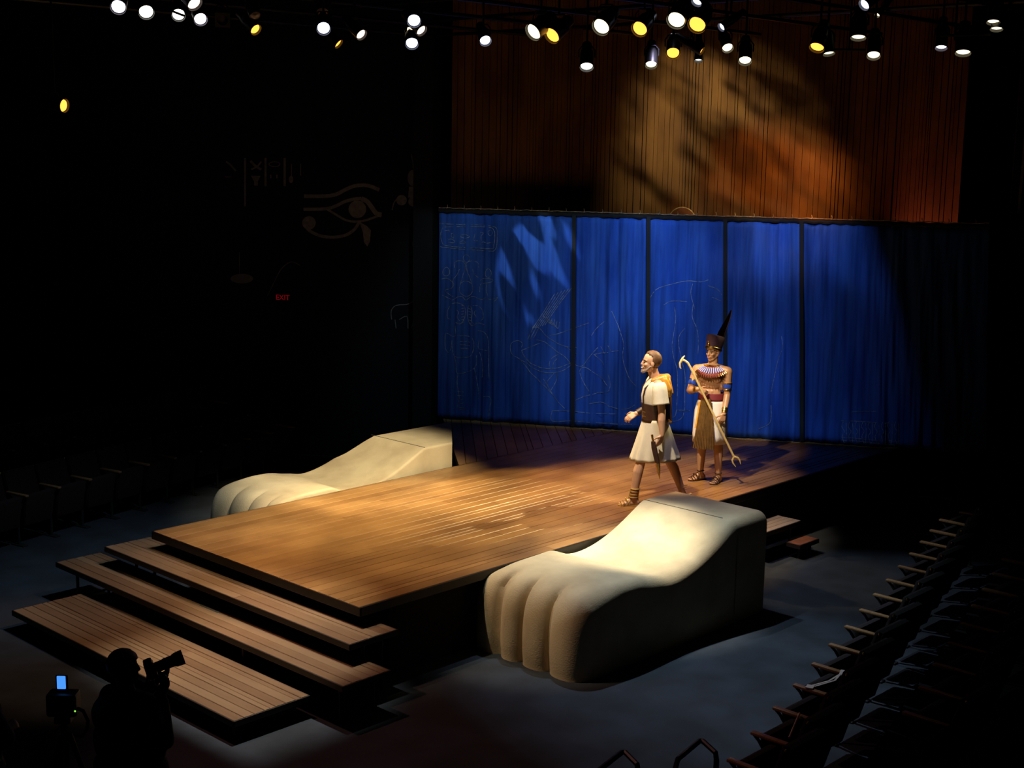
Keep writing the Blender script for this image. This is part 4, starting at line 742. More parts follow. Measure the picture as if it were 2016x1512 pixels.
LAMPS = [
    (7.728, 12.888, 6.22, 0.0688, 0.9, -20, 'violet', 'leftmost round white stage light at the top edge', False),
    (8.213, 13.15, 6.22, 0.071, 0.88, 10, 'white', 'round white stage light second from the left end', False),
    (8.598, 13.14, 6.22, 0.0633, 0.9, 0, 'white', 'white stage light crossed by a dark bar, upper left', False),
    (7.959, 11.882, 6.22, 0.0682, 0.6, 40, 'pink', 'pinkish stage light cut by the top edge above the barred one', False),
    (8.18, 12.112, 6.098, 0.0589, 0.9, 20, 'violet', 'warm white round stage light beside the square framed lamp', False),
    (8.304, 11.916, 6.098, 0.0532, 0.95, 0, 'off', 'unlit stage light with a square frame, upper left', True),
    (8.451, 11.569, 6.122, 0.0525, 0.8, 20, 'off', 'unlit grey stage light above the small orange one, left', False),
    (8.63, 11.817, 6.018, 0.0536, 0.6, 45, 'orange', 'small tilted orange stage light under an unlit one, left', False),
    (9.292, 11.573, 6.22, 0.0598, 0.8, 0, 'off', 'unlit reddish stage light above a bright blue-white one', False),
    (8.988, 11.179, 6.026, 0.0604, 0.92, 0, 'blue', 'bright blue-white stage light alone at upper left centre', False),
    (9.331, 11.37, 5.906, 0.0484, 0.32, 48, 'orange', 'narrow orange sliver of a stage light below the blue-white one', False),
    (9.286, 10.957, 5.978, 0.0526, 0.62, 45, 'pink', 'pinkish tilted stage light between blue-white lamps', False),
    (9.369, 10.268, 6.086, 0.0586, 0.92, 0, 'blue', 'upper of the two stacked blue-white stage lights', False),
    (9.541, 10.349, 6.01, 0.0515, 0.6, 45, 'pink', 'small pink stage light wedged between two stacked blue-white ones', False),
    (9.715, 10.677, 5.908, 0.0581, 0.88, 0, 'blue', 'lower of the two stacked blue-white stage lights', False),
    (10.039, 9.956, 5.93, 0.0518, 0.85, 20, 'blue', 'blue-white stage light left of the paired cream and amber ones', False),
    (10.141, 9.407, 5.998, 0.0785, 0.62, -52, 'cream', 'tilted cream stage light, left one of the cream and amber pair', False),
    (10.29, 9.296, 5.97, 0.0736, 0.68, -48, 'orange', 'tilted amber stage light, right one of the cream and amber pair', False),
    (10.41, 8.782, 6.038, 0.0773, 0.76, -40, 'cream', 'large cream stage light alone between two amber ones', False),
    (10.628, 8.489, 6.022, 0.0697, 0.8, -40, 'orange', 'amber stage light alone, right of the large cream one', False),
    (10.703, 8.117, 6.09, 0.0788, 0.8, -25, 'cream', 'large cream stage light with a blue glint above it', False),
    (11.248, 8.522, 6.22, 0.0517, 0.5, -40, 'blue', 'small blue-white stage light just above the large cream one', False),
    (10.857, 7.99, 6.054, 0.0766, 0.8, -30, 'orange', 'large amber stage light right beside a cream one', False),
    (10.515, 7.748, 6.22, 0.0431, 0.6, -30, 'blue', 'tiny blue-white stage light cut by the top edge, above the amber one', False),
    (11.002, 7.81, 6.038, 0.0371, 0.5, -55, 'blue', 'small tilted blue stage light right of the large amber one', False),
    (11.525, 6.633, 6.22, 0.0488, 0.55, -50, 'blue', 'tilted blue-white stage light at the top edge, right side', False),
    (12.46, 7.022, 6.22, 0.0236, 0.6, -40, 'cream', 'tiny stage light below the blue-white one at the right top', False),
    (11.149, 9.583, 5.726, 0.0618, 0.66, 0, 'white', 'lowest left cream-white stage light over the dark left of the backdrop', False),
    (11.379, 8.924, 5.742, 0.0529, 0.68, 0, 'cream', 'small cream stage light left of the low amber one', False),
    (11.201, 8.518, 5.83, 0.0592, 0.85, 0, 'orange', 'low amber stage light in front of the ochre backdrop', False),
    (11.28, 8.235, 5.85, 0.0409, 0.4, 60, 'orange', 'thin amber crescent of a stage light right of the low amber one', False),
    (11.469, 8.405, 5.778, 0.0364, 0.45, 0, 'white', 'tiny white stage light below the amber crescent', False),
    (11.342, 7.973, 5.874, 0.0482, 0.8, 20, 'cream', 'small cream stage light above the ochre patch of the backdrop', False),
    (11.688, 8.003, 5.774, 0.057, 0.7, 0, 'cream', 'lowest cream stage light over the middle of the backdrop', False),
    (11.738, 7.232, 5.878, 0.0631, 0.6, -15, 'orange', 'amber stage light at the right of the grid', False),
    (11.897, 7.196, 5.832, 0.0509, 0.42, 10, 'cream', 'thin cream stage light just right of the right-hand amber one', False),
    (11.771, 6.818, 5.958, 0.0623, 0.42, 0, 'cream', 'flat cream stage light high at the right', False),
    (12.127, 6.851, 5.816, 0.0561, 0.66, 0, 'cream', 'cream stage light at the right end of a short lit pipe', False),
    (12.281, 6.247, 5.878, 0.0479, 0.5, 0, 'violet', 'violet-white stage light above the left hanging chain', False),
    (12.454, 6.114, 5.838, 0.0635, 0.46, 0, 'cream', 'flat cream stage light above the right hanging chain', False),
    (12.21, 5.728, 6.08, 0.0519, 0.45, 0, 'cream', 'upper of the two stacked cream stage lights at the far right', False),
    (12.289, 5.73, 6.026, 0.0497, 0.42, 0, 'cream', 'lower of the two stacked cream stage lights at the far right', False)]
for a in LAMPS: lamp(*a)

for o in [x for x in bpy.data.objects if 'crossed by a dark bar' in x.get('label', '')]:      # a bar hanging in front of that lens
    MB().tube([BK * .10 - RT * .085 + UP * .03, BK * .10 + RT * .085 - UP * .035], .012, n=8).build('hanging_bar', M['steel'], o, True)
# lamp on the far left house wall, pipes that catch the light
e = lamp(7.47, 13.578, 5.24, .062, .45, 80, 'orange', 'lone dim amber stage light low on the far left, apart from the grid')
tag(MB().tube([(11.86, 7.13, 5.86), (12.006, 6.866, 5.856)], .012).tube([(11.93, 7.0, 5.86), (11.93, 7.0, 8)], .010).build('short_pipe', M['iron'], None, True), 'short lit pipe between two cream stage lights at the right', 'pipe')
tag(MB().tube([(12.15, 6.2, 5.97), (12.327, 5.80, 5.98)], .012).tube([(12.2, 6.08, 5.975), (12.2, 6.08, 8)], .010).build('short_pipe', M['iron'], None, True), 'short pipe running to the far right pair of stage lights', 'pipe')

# ================================================================== people
def head(mb, c, yaw, pitch=0.0, sc=1.0, neck=None):
    H = Matrix.Translation(c) @ Matrix.Rotation(yaw, 4, 'Z') @ Matrix.Rotation(-pitch, 4, 'Y') @ Matrix.Scale(sc, 4)
    def E_(p, r): mb.ell(H @ Vector(p), [x * sc for x in r], H.to_3x3() * (1 / sc))
    def K(a, b, ra, rb): mb.cap(H @ Vector(a), H @ Vector(b), ra * sc, rb * sc)
    E_((-.014, 0, .034), (.096, .077, .088)); E_((.026, 0, -.03), (.062, .057, .078)); E_((.058, 0, -.098), (.026, .028, .020))
    for s in (-1, 1):
        K((-.012, s * .05, -.045), (.045, s * .026, -.092), .021, .017); E_((.058, s * .036, -.028), (.024, .022, .02))
        E_((-.008, s * .078, -.010), (.020, .010, .032)); K((.070, s * .014, .024), (.060, s * .046, .020), .012, .010)
    K((.084, 0, .014), (.098, 0, -.028), .007, .011); E_((.097, 0, -.032), (.012, .014, .009))
    K((.083, -.017, -.060), (.083, .017, -.060), .009, .009); K((.080, -.014, -.074), (.080, .014, -.074), .010, .010)
    if neck is not None: mb.cap(H @ Vector((-.02, 0, -.05)), neck, .055 * sc, .062 * sc)
    return H
def eyes(H, parent, m_, sc=1.0):
    for s in (-1, 1):
        mb = MB(); mb.ell(H @ Vector((.0785, s * .030, -.002)), (.011, .014, .006), H.to_3x3()); mb.build('eye', M['eye'], parent, True)
    mb = MB()
    for s in (-1, 1): mb.cap(H @ Vector((.086, s * .014, .022)), H @ Vector((.074, s * .046, .022)), .0045, .003)
    mb.build('eyebrows', m_, parent, True)
def hand(mb, w, d, n, side, curl=.5, s=1.0, curls=None):
    """w wrist, d along the hand, n where the palm looks, side +1/-1 where the thumb leaves"""
    w = Vector(w); d = Vector(d).normalized(); n = Vector(n); n = (n - d * n.dot(d)).normalized(); t = d.cross(n).normalized() * side
    kn = []
    for i, (o_, l) in enumerate(((.031, .088), (.0105, .093), (-.0105, .088), (-.031, .079))):
        k = w + d * l * s + t * o_ * s; kn.append(k); mb.cap(w + d * .012 * s + t * o_ * .55 * s, k, .0155 * s, .0115 * s, n=10)
    for i, k in enumerate(kn):
        f = (.92, 1.0, .95, .76)[i] * s; a = 0; p = k; dd = d
        c_ = curls[i] if curls else curl
        for q, L_ in enumerate((.045, .027, .021)):
            a += c_ * (.8, 1.1, .7)[q]; v = (d * math.cos(a) + n * math.sin(a)); e_ = p + v * L_ * f
            mb.cap(p, e_, (.0098, .0090, .0084)[q] * s, (.0090, .0084, .0074)[q] * s, n=10); p = e_
    b0 = w + d * .025 * s + t * .026 * s; b1 = b0 + (d * .55 + t * .75 + n * .35).normalized() * .042 * s; b2 = b1 + (d * .8 + t * .3 + n * .5).normalized() * .030 * s; b3 = b2 + (d * .8 + n * .6 - t * .1).normalized() * .024 * s
    mb.cap(b0, b1, .0150 * s, .0118 * s, n=10); mb.cap(b1, b2, .0112 * s, .0100 * s, n=10); mb.cap(b2, b3, .0098 * s, .0080 * s, n=10)
def foot(mb, an, d, s=1.0):
    an = Vector(an); d = Vector(d).normalized(); side = d.cross(Vector((0, 0, 1))); g = an.z
    h = an - d * .045 - Vector((0, 0, g - .035)); b = an + d * .105 - Vector((0, 0, g - .024))
    mb.cap(an, h, .038, .032); mb.cap(an + Vector((0, 0, -.01)), b, .036, .024); mb.cap(h, b + side * .022, .03, .022); mb.cap(h, b - side * .022, .03, .021)
    for i, (o_, l) in enumerate(((.036, .05), (.018, .052), (.002, .046), (-.014, .038), (-.029, .028))):
        p = b + side * o_ * s; mb.cap(p, p + d * l - Vector((0, 0, .009)), (.0145, .011, .0105, .010, .0095)[i], (.012, .009, .0085, .008, .0075)[i], n=10)
def ringp(c, rx, ry, yaw, n=40, wob=0, fr=0, ph=0, tilt=0):
    out = []
    for k in range(n):
        a = k * 2 * PI / n; r = 1 + wob * math.sin(fr * a + ph)
        v = Vector((rx * math.cos(a) * r, ry * math.sin(a) * r, 0)); v.z = tilt * v.x; v.rotate(Matrix.Rotation(yaw, 3, 'Z')); out.append(Vector(c) + v)
    return out
def cloth(name, rings, m_, parent, th=.006, caps=(False, False)):
    mb = MB(); mb.loft(rings, caps=caps); o = mb.build(name, m_, parent, True, 60)
    s = o.modifiers.new('thick', 'SOLIDIFY'); s.thickness = th; s.offset = 1; return o
YAW = math.atan2(-.7237, .6899)

# ---- the walking man
wk = empty('person', (12.662, 9.697, .8), YAW, 'smiling bearded man in cream tunic and gold sandals striding left across the stage', 'person')
TY = math.radians(196)           # the chest looks left and a little to the viewer
J = dict(hl=(-.02, -.09, .93), kl=(-.16, -.11, .52), al=(-.235, -.12, .085), hr=(.02, .09, .93), kr=(.17, .10, .53), ar=(.36, .10, .125))
mb = MB()
mb.ell((0, 0, .98), (.115, .155, .12), Matrix.Rotation(0, 3, 'Z')); mb.ell((-.01, 0, 1.12), (.105, .135, .14)); mb.ell((-.015, 0, 1.29), (.125, .165, .17)); mb.ell((-.005, 0, 1.41), (.09, .15, .08))
mb.cap((0, -.06, 1.45), (.01, -.185, 1.42), .06, .062); mb.cap((0, .06, 1.45), (-.01, .185, 1.42), .06, .062)
mb.cap(J['hl'], J['kl'], .088, .058); mb.cap(J['kl'], (-.19, -.115, .40), .055, .060); mb.cap((-.19, -.115, .40), J['al'], .060, .038)
mb.cap(J['hr'], J['kr'], .088, .058); mb.cap(J['kr'], (.25, .10, .40), .055, .060); mb.cap((.25, .10, .40), J['ar'], .060, .038)
foot(mb, J['al'], (-1, -.12, 0)); 
mb.cap(J['ar'], (.385, .10, .09), .038, .03); mb.cap(J['ar'], (.27, .10, .035), .034, .024); mb.cap((.385, .10, .09), (.27, .08, .03), .03, .022)
for i in range(5): mb.cap((.27, .075 + .016 * i, .03), (.23, .07 + .018 * i, .016), .012, .009, n=10)
# near arm hanging, far arm bent forward
sl = (.015, -.195, 1.41); el = (.055, -.245, 1.13); wl = (.08 - .02, -.27, .885)
el = (.05, -.25, 1.125); wl = (.055, -.285, .875)
mb.cap(sl, el, .058, .043); mb.cap(el, (.045, -.265, 1.04), .043, .045); mb.cap((.045, -.265, 1.04), wl, .044, .028)
hand(mb, wl, (-.30, .02, -1), (-.6, .8, 0), -1, .38)
sr = (-.02, .19, 1.41); er = (-.02, .26, 1.12); wr = (-.205, .18, 1.03)
er = (-.03, .24, 1.13)
mb.cap(sr, er, .055, .043); mb.cap(er, wr, .043, .028); hand(mb, wr, (-.85, -.2, -.45), (.1, .7, -.6), -1, .55)
H = head(mb, (-.078, -.02, 1.672), math.radians(188), math.radians(7), 1.05, (0, 0, 1.44))
body = fuse(mb, 'body', M['skin'], wk, .0055, 5)
eyes(H, body, M['hair'])
mb = MB()      # hair: a cap over the crown, receding at the front
def hcap(mb, H, cut, r=(.103, .084, .096), c=(-.018, 0, .036), hl=.02):
    n = 28; rings = []
    q = bmesh.ops.create_uvsphere(mb.bm, u_segments=32, v_segments=22, radius=1)
    kill = []
    for v in q['verts']:
        p = Vector((v.co.x * r[0] + c[0], v.co.y * r[1] + c[1], v.co.z * r[2] + c[2]))
        nn = mnoise.noise(p * 60) * .004; p += p.normalized() * nn
        v.co = H @ p
        if not cut(p): kill.append(v)
    bmesh.ops.delete(mb.bm, geom=kill, context='VERTS')
hcap(mb, H, lambda p: (p.z > .062 + max(0, p.x) * .55 and p.x < .075) or (p.x < -.03 and p.z > -.062) or (p.x < .016 and p.z > .004), r=(.106, .087, .100))
o = mb.build('hair', M['hair'], body, True, 80); s = o.modifiers.new('t', 'SOLIDIFY'); s.thickness = .006
mb = MB()      # beard
for s in (-1, 1):
    mb.cap(H @ Vector((.010, s * .062, -.040)), H @ Vector((.045, s * .040, -.090)), .012, .016); mb.cap(H @ Vector((.045, s * .038, -.090)), H @ Vector((.075, s * .010, -.112)), .016, .018)
    mb.cap(H @ Vector((.094, s * .004, -.048)), H @ Vector((.082, s * .028, -.056)), .0065, .006)
mb.cap(H @ Vector((.072, -.016, -.098)), H @ Vector((.074, .016, -.098)), .018, .018)
fuse(mb, 'beard', M['beard'], body, .005, 3)
MB().cap(H @ Vector((.0895, -.017, -.066)), H @ Vector((.0895, .017, -.066)), .0055, .0055).build('teeth', M['teeth'], body, True)
# tunic
def T_(z, rx, ry, cx=0, cy=0, **k): return ringp((cx, cy, z), rx, ry, 0, 56, **k)
cloth('tunic', [T_(.96, .135, .172, .0), T_(1.06, .125, .165, -.005), T_(1.16, .138, .172, -.012), T_(1.28, .152, .190, -.012), T_(1.37, .140, .205, -.005), T_(1.43, .118, .185, .0), T_(1.475, .085, .115, .0), T_(1.485, .075, .085, -.005)], M['tunic'], wk, .007)
for (a, b_, nm) in ((Vector(sl), Vector(el), 0), (Vector(sr), Vector(er), 1)):
    d = (b_ - a).normalized(); Q = d.to_track_quat('Z', 'X').to_matrix(); rings = []
    for t, r in ((-.18, .055), (-.05, .076), (.15, .083), (.4, .083), (.62, .088), (.68, .090)):
        rings.append([a + (b_ - a) * t + Q @ Vector((r * math.cos(k * PI / 16) * (1 + .03 * math.sin(5 * k * PI / 16)), r * math.sin(k * PI / 16), 0)) for k in range(32)])
    cloth('sleeve', rings, M['tunic'], wk, .006)
rings = []
for i in range(15):
    t = i / 14; z = 1.02 - .49 * t; w_ = .012 + .03 * t
    cx = .0 + .015 * t
    r = []
    for k in range(96):
        a = k * 2 * PI / 96; ff = 1 + w_ * math.sin(13 * a + 1.5 * math.sin(2 * a)) * (.3 + .7 * t)
        x = cx + (.135 + .155 * t) * math.cos(a) * ff; y = (.188 + .035 * t) * math.sin(a) * ff; r.append(Vector((x, y, z + .012 * math.cos(a) * t)))
    rings.append(r)
cloth('tunic_skirt', rings, M['tunic'], wk, .006)
cloth('leather_corselet', [T_(.985, .150, .186, .0), T_(1.02, .148, .184), T_(1.10, .142, .182, -.006), T_(1.19, .150, .186, -.012), T_(1.205, .152, .188, -.012)], M['leather'], wk, .008)
mb = MB()      # back flap and straps over the shoulders
for s in (-1, 1):
    mb.loft([[Vector(p) + Vector(q) for q in ((0, -.016, 0), (0, .016, 0), (.012, .016, 0), (.012, -.016, 0))] for p in ((-.158, s * .08, 1.19), (-.163, s * .09, 1.28), (-.146, s * .10, 1.38), (-.08, s * .10, 1.455), (.02, s * .10, 1.475), (.10, s * .10, 1.43), (.128, s * .09, 1.36))])
mb.loft([[Vector((x, -.13, z)), Vector((x + .02, -.135, z)), Vector((x + .02, .13, z)), Vector((x, .13, z))] for x, z in ((.135, 1.40), (.150, 1.28), (.152, 1.15), (.158, 1.02), (.168, .98))])
mb.build('harness', M['leather'], wk)
mb = MB(); mb.box((-.135, -.085, 1.055), (.014, .075, .022), bev=.006, M=Matrix.Translation((-.135, -.085, 1.055)) @ Matrix.Rotation(.5, 4, 'Z') @ Matrix.Translation((.135, .085, -1.055))); mb.box((-.135, -.085, 1.105), (.014, .065, .016), bev=.005, M=Matrix.Translation((-.135, -.085, 1.1)) @ Matrix.Rotation(.5, 4, 'Z') @ Matrix.Translation((.135, .085, -1.1)))
mb.build('buckle', M['brass'], wk)
mb = MB()      # amber cloak bunched at the neck and falling behind
mb.cap((-.05, -.10, 1.47), (.07, -.10, 1.50), .03, .045); mb.cap((.07, -.10, 1.50), (.12, .02, 1.49), .045, .05); mb.cap((.12, .02, 1.49), (.05, .13, 1.48), .045, .035); mb.cap((.08, -.12, 1.48), (.135, -.13, 1.38), .04, .035); mb.cap((.12, -.05, 1.46), (.165, -.06, 1.33), .045, .03)
mb.cap((.135, -.13, 1.38), (.15, -.12, 1.30), .035, .02)
fuse(mb, 'cloak', M['gold_cloth'], wk, .008, 4)
mb = MB(); mb.box((.165, -.08, 1.0), (.035, .12, .03), bev=.01); mb.build('cloak_fold', M['gold_cloth'], wk)
mb = MB(); d = (Vector(wr) - Vector(er)).normalized(); p = Vector(wr) - d * .05
mb.tube([p - d * .035, p + d * .035], .040, n=16); mb.build('wrist_cuff', M['leather'], wk, True)
def sandal(an, d, m1, parent, high=False, name='sandal'):
    an = Vector(an); d = Vector(d).normalized(); s = d.cross(Vector((0, 0, 1)))
    mb = MB(); out = []
    for t, w_ in ((-.085, .022), (-.07, .034), (0, .034), (.07, .042), (.125, .046), (.165, .036), (.18, .02)): out.append((t, w_))
    L1 = [an + d * t + s * w_ for t, w_ in out] + [an + d * t - s * w_ for t, w_ in reversed(out)]
    bot = [Vector((p.x, p.y, .0)) for p in L1]; top = [Vector((p.x, p.y, .012)) for p in L1]
    mb.loft([bot, top])
    def strap(t, h, w_, lift=0):
        P = [an + d * t + s * w_ * math.cos(a) for a in [PI * k / 10 for k in range(11)]]
        P = [Vector((p.x, p.y, .01 + h * math.sin(PI * k / 10))) + d * lift * math.sin(PI * k / 10) for k, p in enumerate(P)]; mb.tube(P, .0055, n=6)
    strap(.145, .036, .050); strap(.115, .050, .050); strap(.08, .066, .046, -.01); strap(.05, .084, .042, -.01); strap(.09, .060, .046, -.05); strap(.05, .085, .042, .05)
    if high:
        for z, r in ((.10, .047), (.135, .045), (.17, .047), (.20, .05)): mb.tube([an + Vector((r * math.cos(k * PI / 8), r * math.sin(k * PI / 8), z - an.z)) + Vector((.02 * (z - .1) / .1, 0, 0)) for k in range(17)], .008, n=6)
        mb.tube([Vector((an.x, an.y, 0)) - d * .06 + Vector((0, 0, .01)), Vector((an.x, an.y, .1)) - d * .05, Vector((an.x, an.y, .2)) - d * .04 + Vector((.02, 0, 0))], .012, n=6)
        mb.tube([Vector((an.x, an.y, .06)) + d * .06, Vector((an.x, an.y, .1)) + d * .05, Vector((an.x, an.y, .2)) + d * .05 + Vector((.02, 0, 0))], .009, n=6)
    else:
        mb.tube([an + Vector((.043 * math.cos(k * PI / 8), .043 * math.sin(k * PI / 8), .035)) for k in range(17)], .006, n=6)
    return mb.build(name, m1, parent, True)
sandal(J['al'], (-1, -.12, 0), M['gold_leather'], wk, True)
e = sandal((.385, .10, .09), (-1, 0, 0), M['gold_leather'], wk, False); 
for v in e.data.vertices:      # the rear heel is lifted
    t = max(0, v.co.x - .24); v.co.z += t * .38
# dagger in its scabbard at his near side
dg_ = empty('sheathed_dagger', (12.662, 9.697, .8), YAW, 'dagger in a brown scabbard with gold tip hanging at the striding man\'s hip', 'dagger')
mb = MB(); mb.loft([[Vector((x + a * w_, -.295 + b_ * .012, z)) for a, b_ in ((-1, 0), (-.5, -1), (.5, -1), (1, 0), (.5, 1), (-.5, 1))] for x, z, w_ in ((-.045, .80, .026), (-.03, .72, .032), (.0, .60, .030), (.015, .54, .026))]); mb.build('scabbard', M['leather'], dg_)
mb = MB(); mb.loft([[Vector((x + a * w_, -.295 + b_ * .012, z)) for a, b_ in ((-1, 0), (-.5, -1), (.5, -1), (1, 0), (.5, 1), (-.5, 1))] for x, z, w_ in ((.013, .55, .030), (.02, .50, .026), (.035, .42, .012), (.045, .36, .003))]); mb.build('scabbard_tip', M['brass'], dg_)
MB().tube([(-.06, -.29, .88), (-.055, -.292, .84), (-.045, -.295, .79)], .013, n=8).build('hilt', M['brass'], dg_, True)

# ---- the standing man with the staff
gd = empty('person', (14.032, 9.888, .8), YAW, 'bare-chested man in tall dark hat, jewelled collar and kilt standing by the curtain', 'person')
F = Vector((-.42, -.907, 0)); Lf = Vector((.907, -.42, 0)); GY = math.atan2(F.y, F.x)      # his chest direction; Lf = his left
Rz = Matrix.Rotation(GY, 3, 'Z')
mb = MB()
def ge(c, r): mb.ell(Vector((0, 0, c[2])) + F * c[0] + Lf * c[1], r, Rz)
ge((0, 0, .98), (.105, .155, .12)); ge((.005, 0, 1.11), (.088, .128, .14)); ge((.0, 0, 1.29), (.108, .155, .15)); ge((-.01, 0, 1.39), (.08, .16, .07))
for s in (-1, 1): ge((.070, s * .068, 1.31), (.042, .074, .055)); ge((.055, s * .028, 1.15), (.038, .032, .035)); ge((.055, s * .028, 1.21), (.036, .032, .03)); ge((.055, s * .026, 1.08), (.036, .030, .04)); ge((0, s * .13, 1.26), (.06, .04, .10))
SR = Vector((-.178, .075, 1.405)); ER = Vector((-.265, .02, 1.145)); WR = Vector((-.195, -.20, 1.205))
SL = Vector((.178, -.075, 1.405)); EL = Vector((.185, -.085, 1.12)); WL = Vector((.135, -.215, .905))
mb.cap((-.04, .02, 1.44), SR, .055, .062); mb.cap((.04, -.02, 1.44), SL, .055, .062)
mb.cap(SR, SR.lerp(ER, .5), .062, .052); mb.cap(SR.lerp(ER, .5), ER, .052, .041); mb.cap(ER, ER.lerp(WR, .35), .042, .043); mb.cap(ER.lerp(WR, .35), WR, .043, .028)
mb.cap(SL, SL.lerp(EL, .5), .062, .052); mb.cap(SL.lerp(EL, .5), EL, .052, .041); mb.cap(EL, EL.lerp(WL, .35), .042, .043); mb.cap(EL.lerp(WL, .35), WL, .043, .028)
SA = Vector((-.31, -.245, 1.49)); SB = Vector((.28, -.245, .365)); sd_ = (SB - SA).normalized()
hand(mb, WR, (.80, -.15, -.42), (0, 1, -.1), 1, .95)
hand(mb, WL, (-.28, -.12, -1), (-.2, 1, 0), -1, .75)
for (h, k, kf, a, fd) in ((Vector((-.085, .04, .93)), Vector((-.085, .045, .52)), Vector((-.083, .07, .38)), Vector((-.085, .07, .085)), (-.85, -.5, 0)), (Vector((.085, -.04, .93)), Vector((.105, -.06, .52)), Vector((.11, -.06, .38)), Vector((.12, -.06, .085)), (-.55, -.84, 0))):
    mb.cap(h, k, .088, .057); mb.cap(k, kf, .054, .058); mb.cap(kf, a, .058, .036); foot(mb, a, fd)
H = head(mb, (0, 0, 1.645), math.atan2(-.72, -.69), math.radians(-3), 1.0, (0, .01, 1.43))
body = fuse(mb, 'body', M['skin2'], gd, .0055, 5)
eyes(H, body, M['darkhair'])
MB().cap(H @ Vector((.091, -.014, -.067)), H @ Vector((.091, .014, -.067)), .005, .005).build('lips', M['lip'], body, True)
mb = MB(); hcap(mb, H, lambda p: (p.x < .01 and p.z > -.045 and not (p.x > -.02 and p.z < .0)) or p.z > .06); o = mb.build('hair', M['darkhair'], body, True, 80)
# tall dark hat: flat-topped drum flaring upward with a thin spire behind
hat = empty('x', (0, 0, 0)); bpy.data.objects.remove(hat)
Hh = H @ Matrix.Translation((-.012, 0, .045)) @ Matrix.Rotation(math.radians(-20), 4, 'Y')
def hr(z, rx, ry, n=36): return [Hh @ Vector((rx * math.cos(k * 2 * PI / n), ry * math.sin(k * 2 * PI / n), z)) for k in range(n)]
mb = MB(); mb.loft([hr(-.030, .108, .090), hr(-.01, .112, .094), hr(.07, .118, .102), hr(.138, .125, .110), hr(.145, .122, .107), hr(.143, .10, .09)]); hatm = mb.build('tall_hat', M['plum'], gd, True, 40)
mb = MB(); mb.loft([[Vector((x + a * w_, y + b_ * w_ * .6, z)) for a, b_ in ((-1, 0), (-.6, -.7), (.6, -.7), (1, 0), (.6, .7), (-.6, .7))] for x, y, z, w_ in ((.085, .05, 1.80, .052), (.11, .06, 1.88, .048), (.15, .075, 1.97, .038), (.19, .09, 2.06, .024), (.22, .10, 2.15, .008))]); mb.build('spire', M['plum'], hatm)
mb = MB(); mb.loft([hr(-.034, .111, .093), hr(-.030, .116, .098), hr(-.005, .119, .101), hr(0, .114, .096)]); mb.build('brow_band', M['brass'], hatm, True)
mb = MB(); mb.ell(Hh @ Vector((.122, .0, .018)), (.014, .018, .024), H.to_3x3()); mb.cap(Hh @ Vector((.124, 0, .02)), Hh @ Vector((.14, 0, .05)), .008, .005); mb.build('brow_ornament', M['brass'], hatm, True)
# broad collar
def col_pt(a, t):      # t 0 neck .. 1 rim
    rx = .066 + .118 * t; ry = .078 + .122 * t; z = 1.475 - .03 * t - .055 * t * t
    fx = math.cos(a); z -= (.050 * t * max(0, fx) ** 1.2) + .018 * t * max(0, -fx)
    sh = abs(math.sin(a)); z += .01 * sh * t
    return Vector((0, 0, z)) + F * (rx * fx * (.80 + .1 * t) + .004 + .014 * t) + Lf * (ry * math.sin(a) * .98)
n = 56
base = MB(); base.loft([[col_pt(k * 2 * PI / n, t) for k in range(n)] for t in (0, .2, .4, .6, .8, 1)], caps=(False, False)); o = base.build('broad_collar', M['sash'], gd, True, 70); o.modifiers.new('t', 'SOLIDIFY').thickness = .008
lift = Vector((0, 0, .006))
def beads(name, t0, t1, cnt, r, m_, ph=0):
    mb = MB()
    for k in range(cnt):
        a = (k + ph) * 2 * PI / cnt; p0 = col_pt(a, t0); p1 = col_pt(a, t1); ou = (F * math.cos(a) + Lf * math.sin(a)) * .005
        mb.cap(p0 + lift + ou, p1 + lift + ou, r * .8, r, n=6)
    return mb.build(name, m_, o, True)
beads('bead_rays', .30, .74, 34, .0075, M['bead']); beads('gold_beads', .0, .18, 26, .008, M['brass']); beads('gold_fringe', .86, 1.03, 40, .0070, M['brass'], .5)
beads('blue_beads', .34, .70, 34, .0045, M['blue'], .5)
def band(a, b, t, ln, r, m_, nm, parent=gd):
    a = Vector(a); b = Vector(b); d = (b - a).normalized(); c = a.lerp(b, t); mb = MB(); mb.tube([c - d * ln / 2, c - d * ln * .35, c + d * ln * .35, c + d * ln / 2], [r * .97, r, r, r * .97], n=20); return mb.build(nm, m_, parent, True)
q = band(SL, EL, .62, .055, .058, M['blue'], 'armband'); band(SL, EL, .50, .014, .060, M['brass'], 'gold_rim', q); band(SL, EL, .78, .018, .056, M['brass'], 'gold_rim', q)
q = band(SR, ER, .62, .055, .057, M['blue'], 'armband'); band(SR, ER, .50, .014, .059, M['brass'], 'gold_rim', q)
for A_, B_ in ((EL, WL), (ER, WR)):
    q = band(A_, B_, .74, .018, .041, M['brass'], 'bracelet'); band(A_, B_, .84, .03, .038, M['brass'], 'cuff', q); band(A_, B_, .94, .014, .036, M['brass'], 'cuff', q)
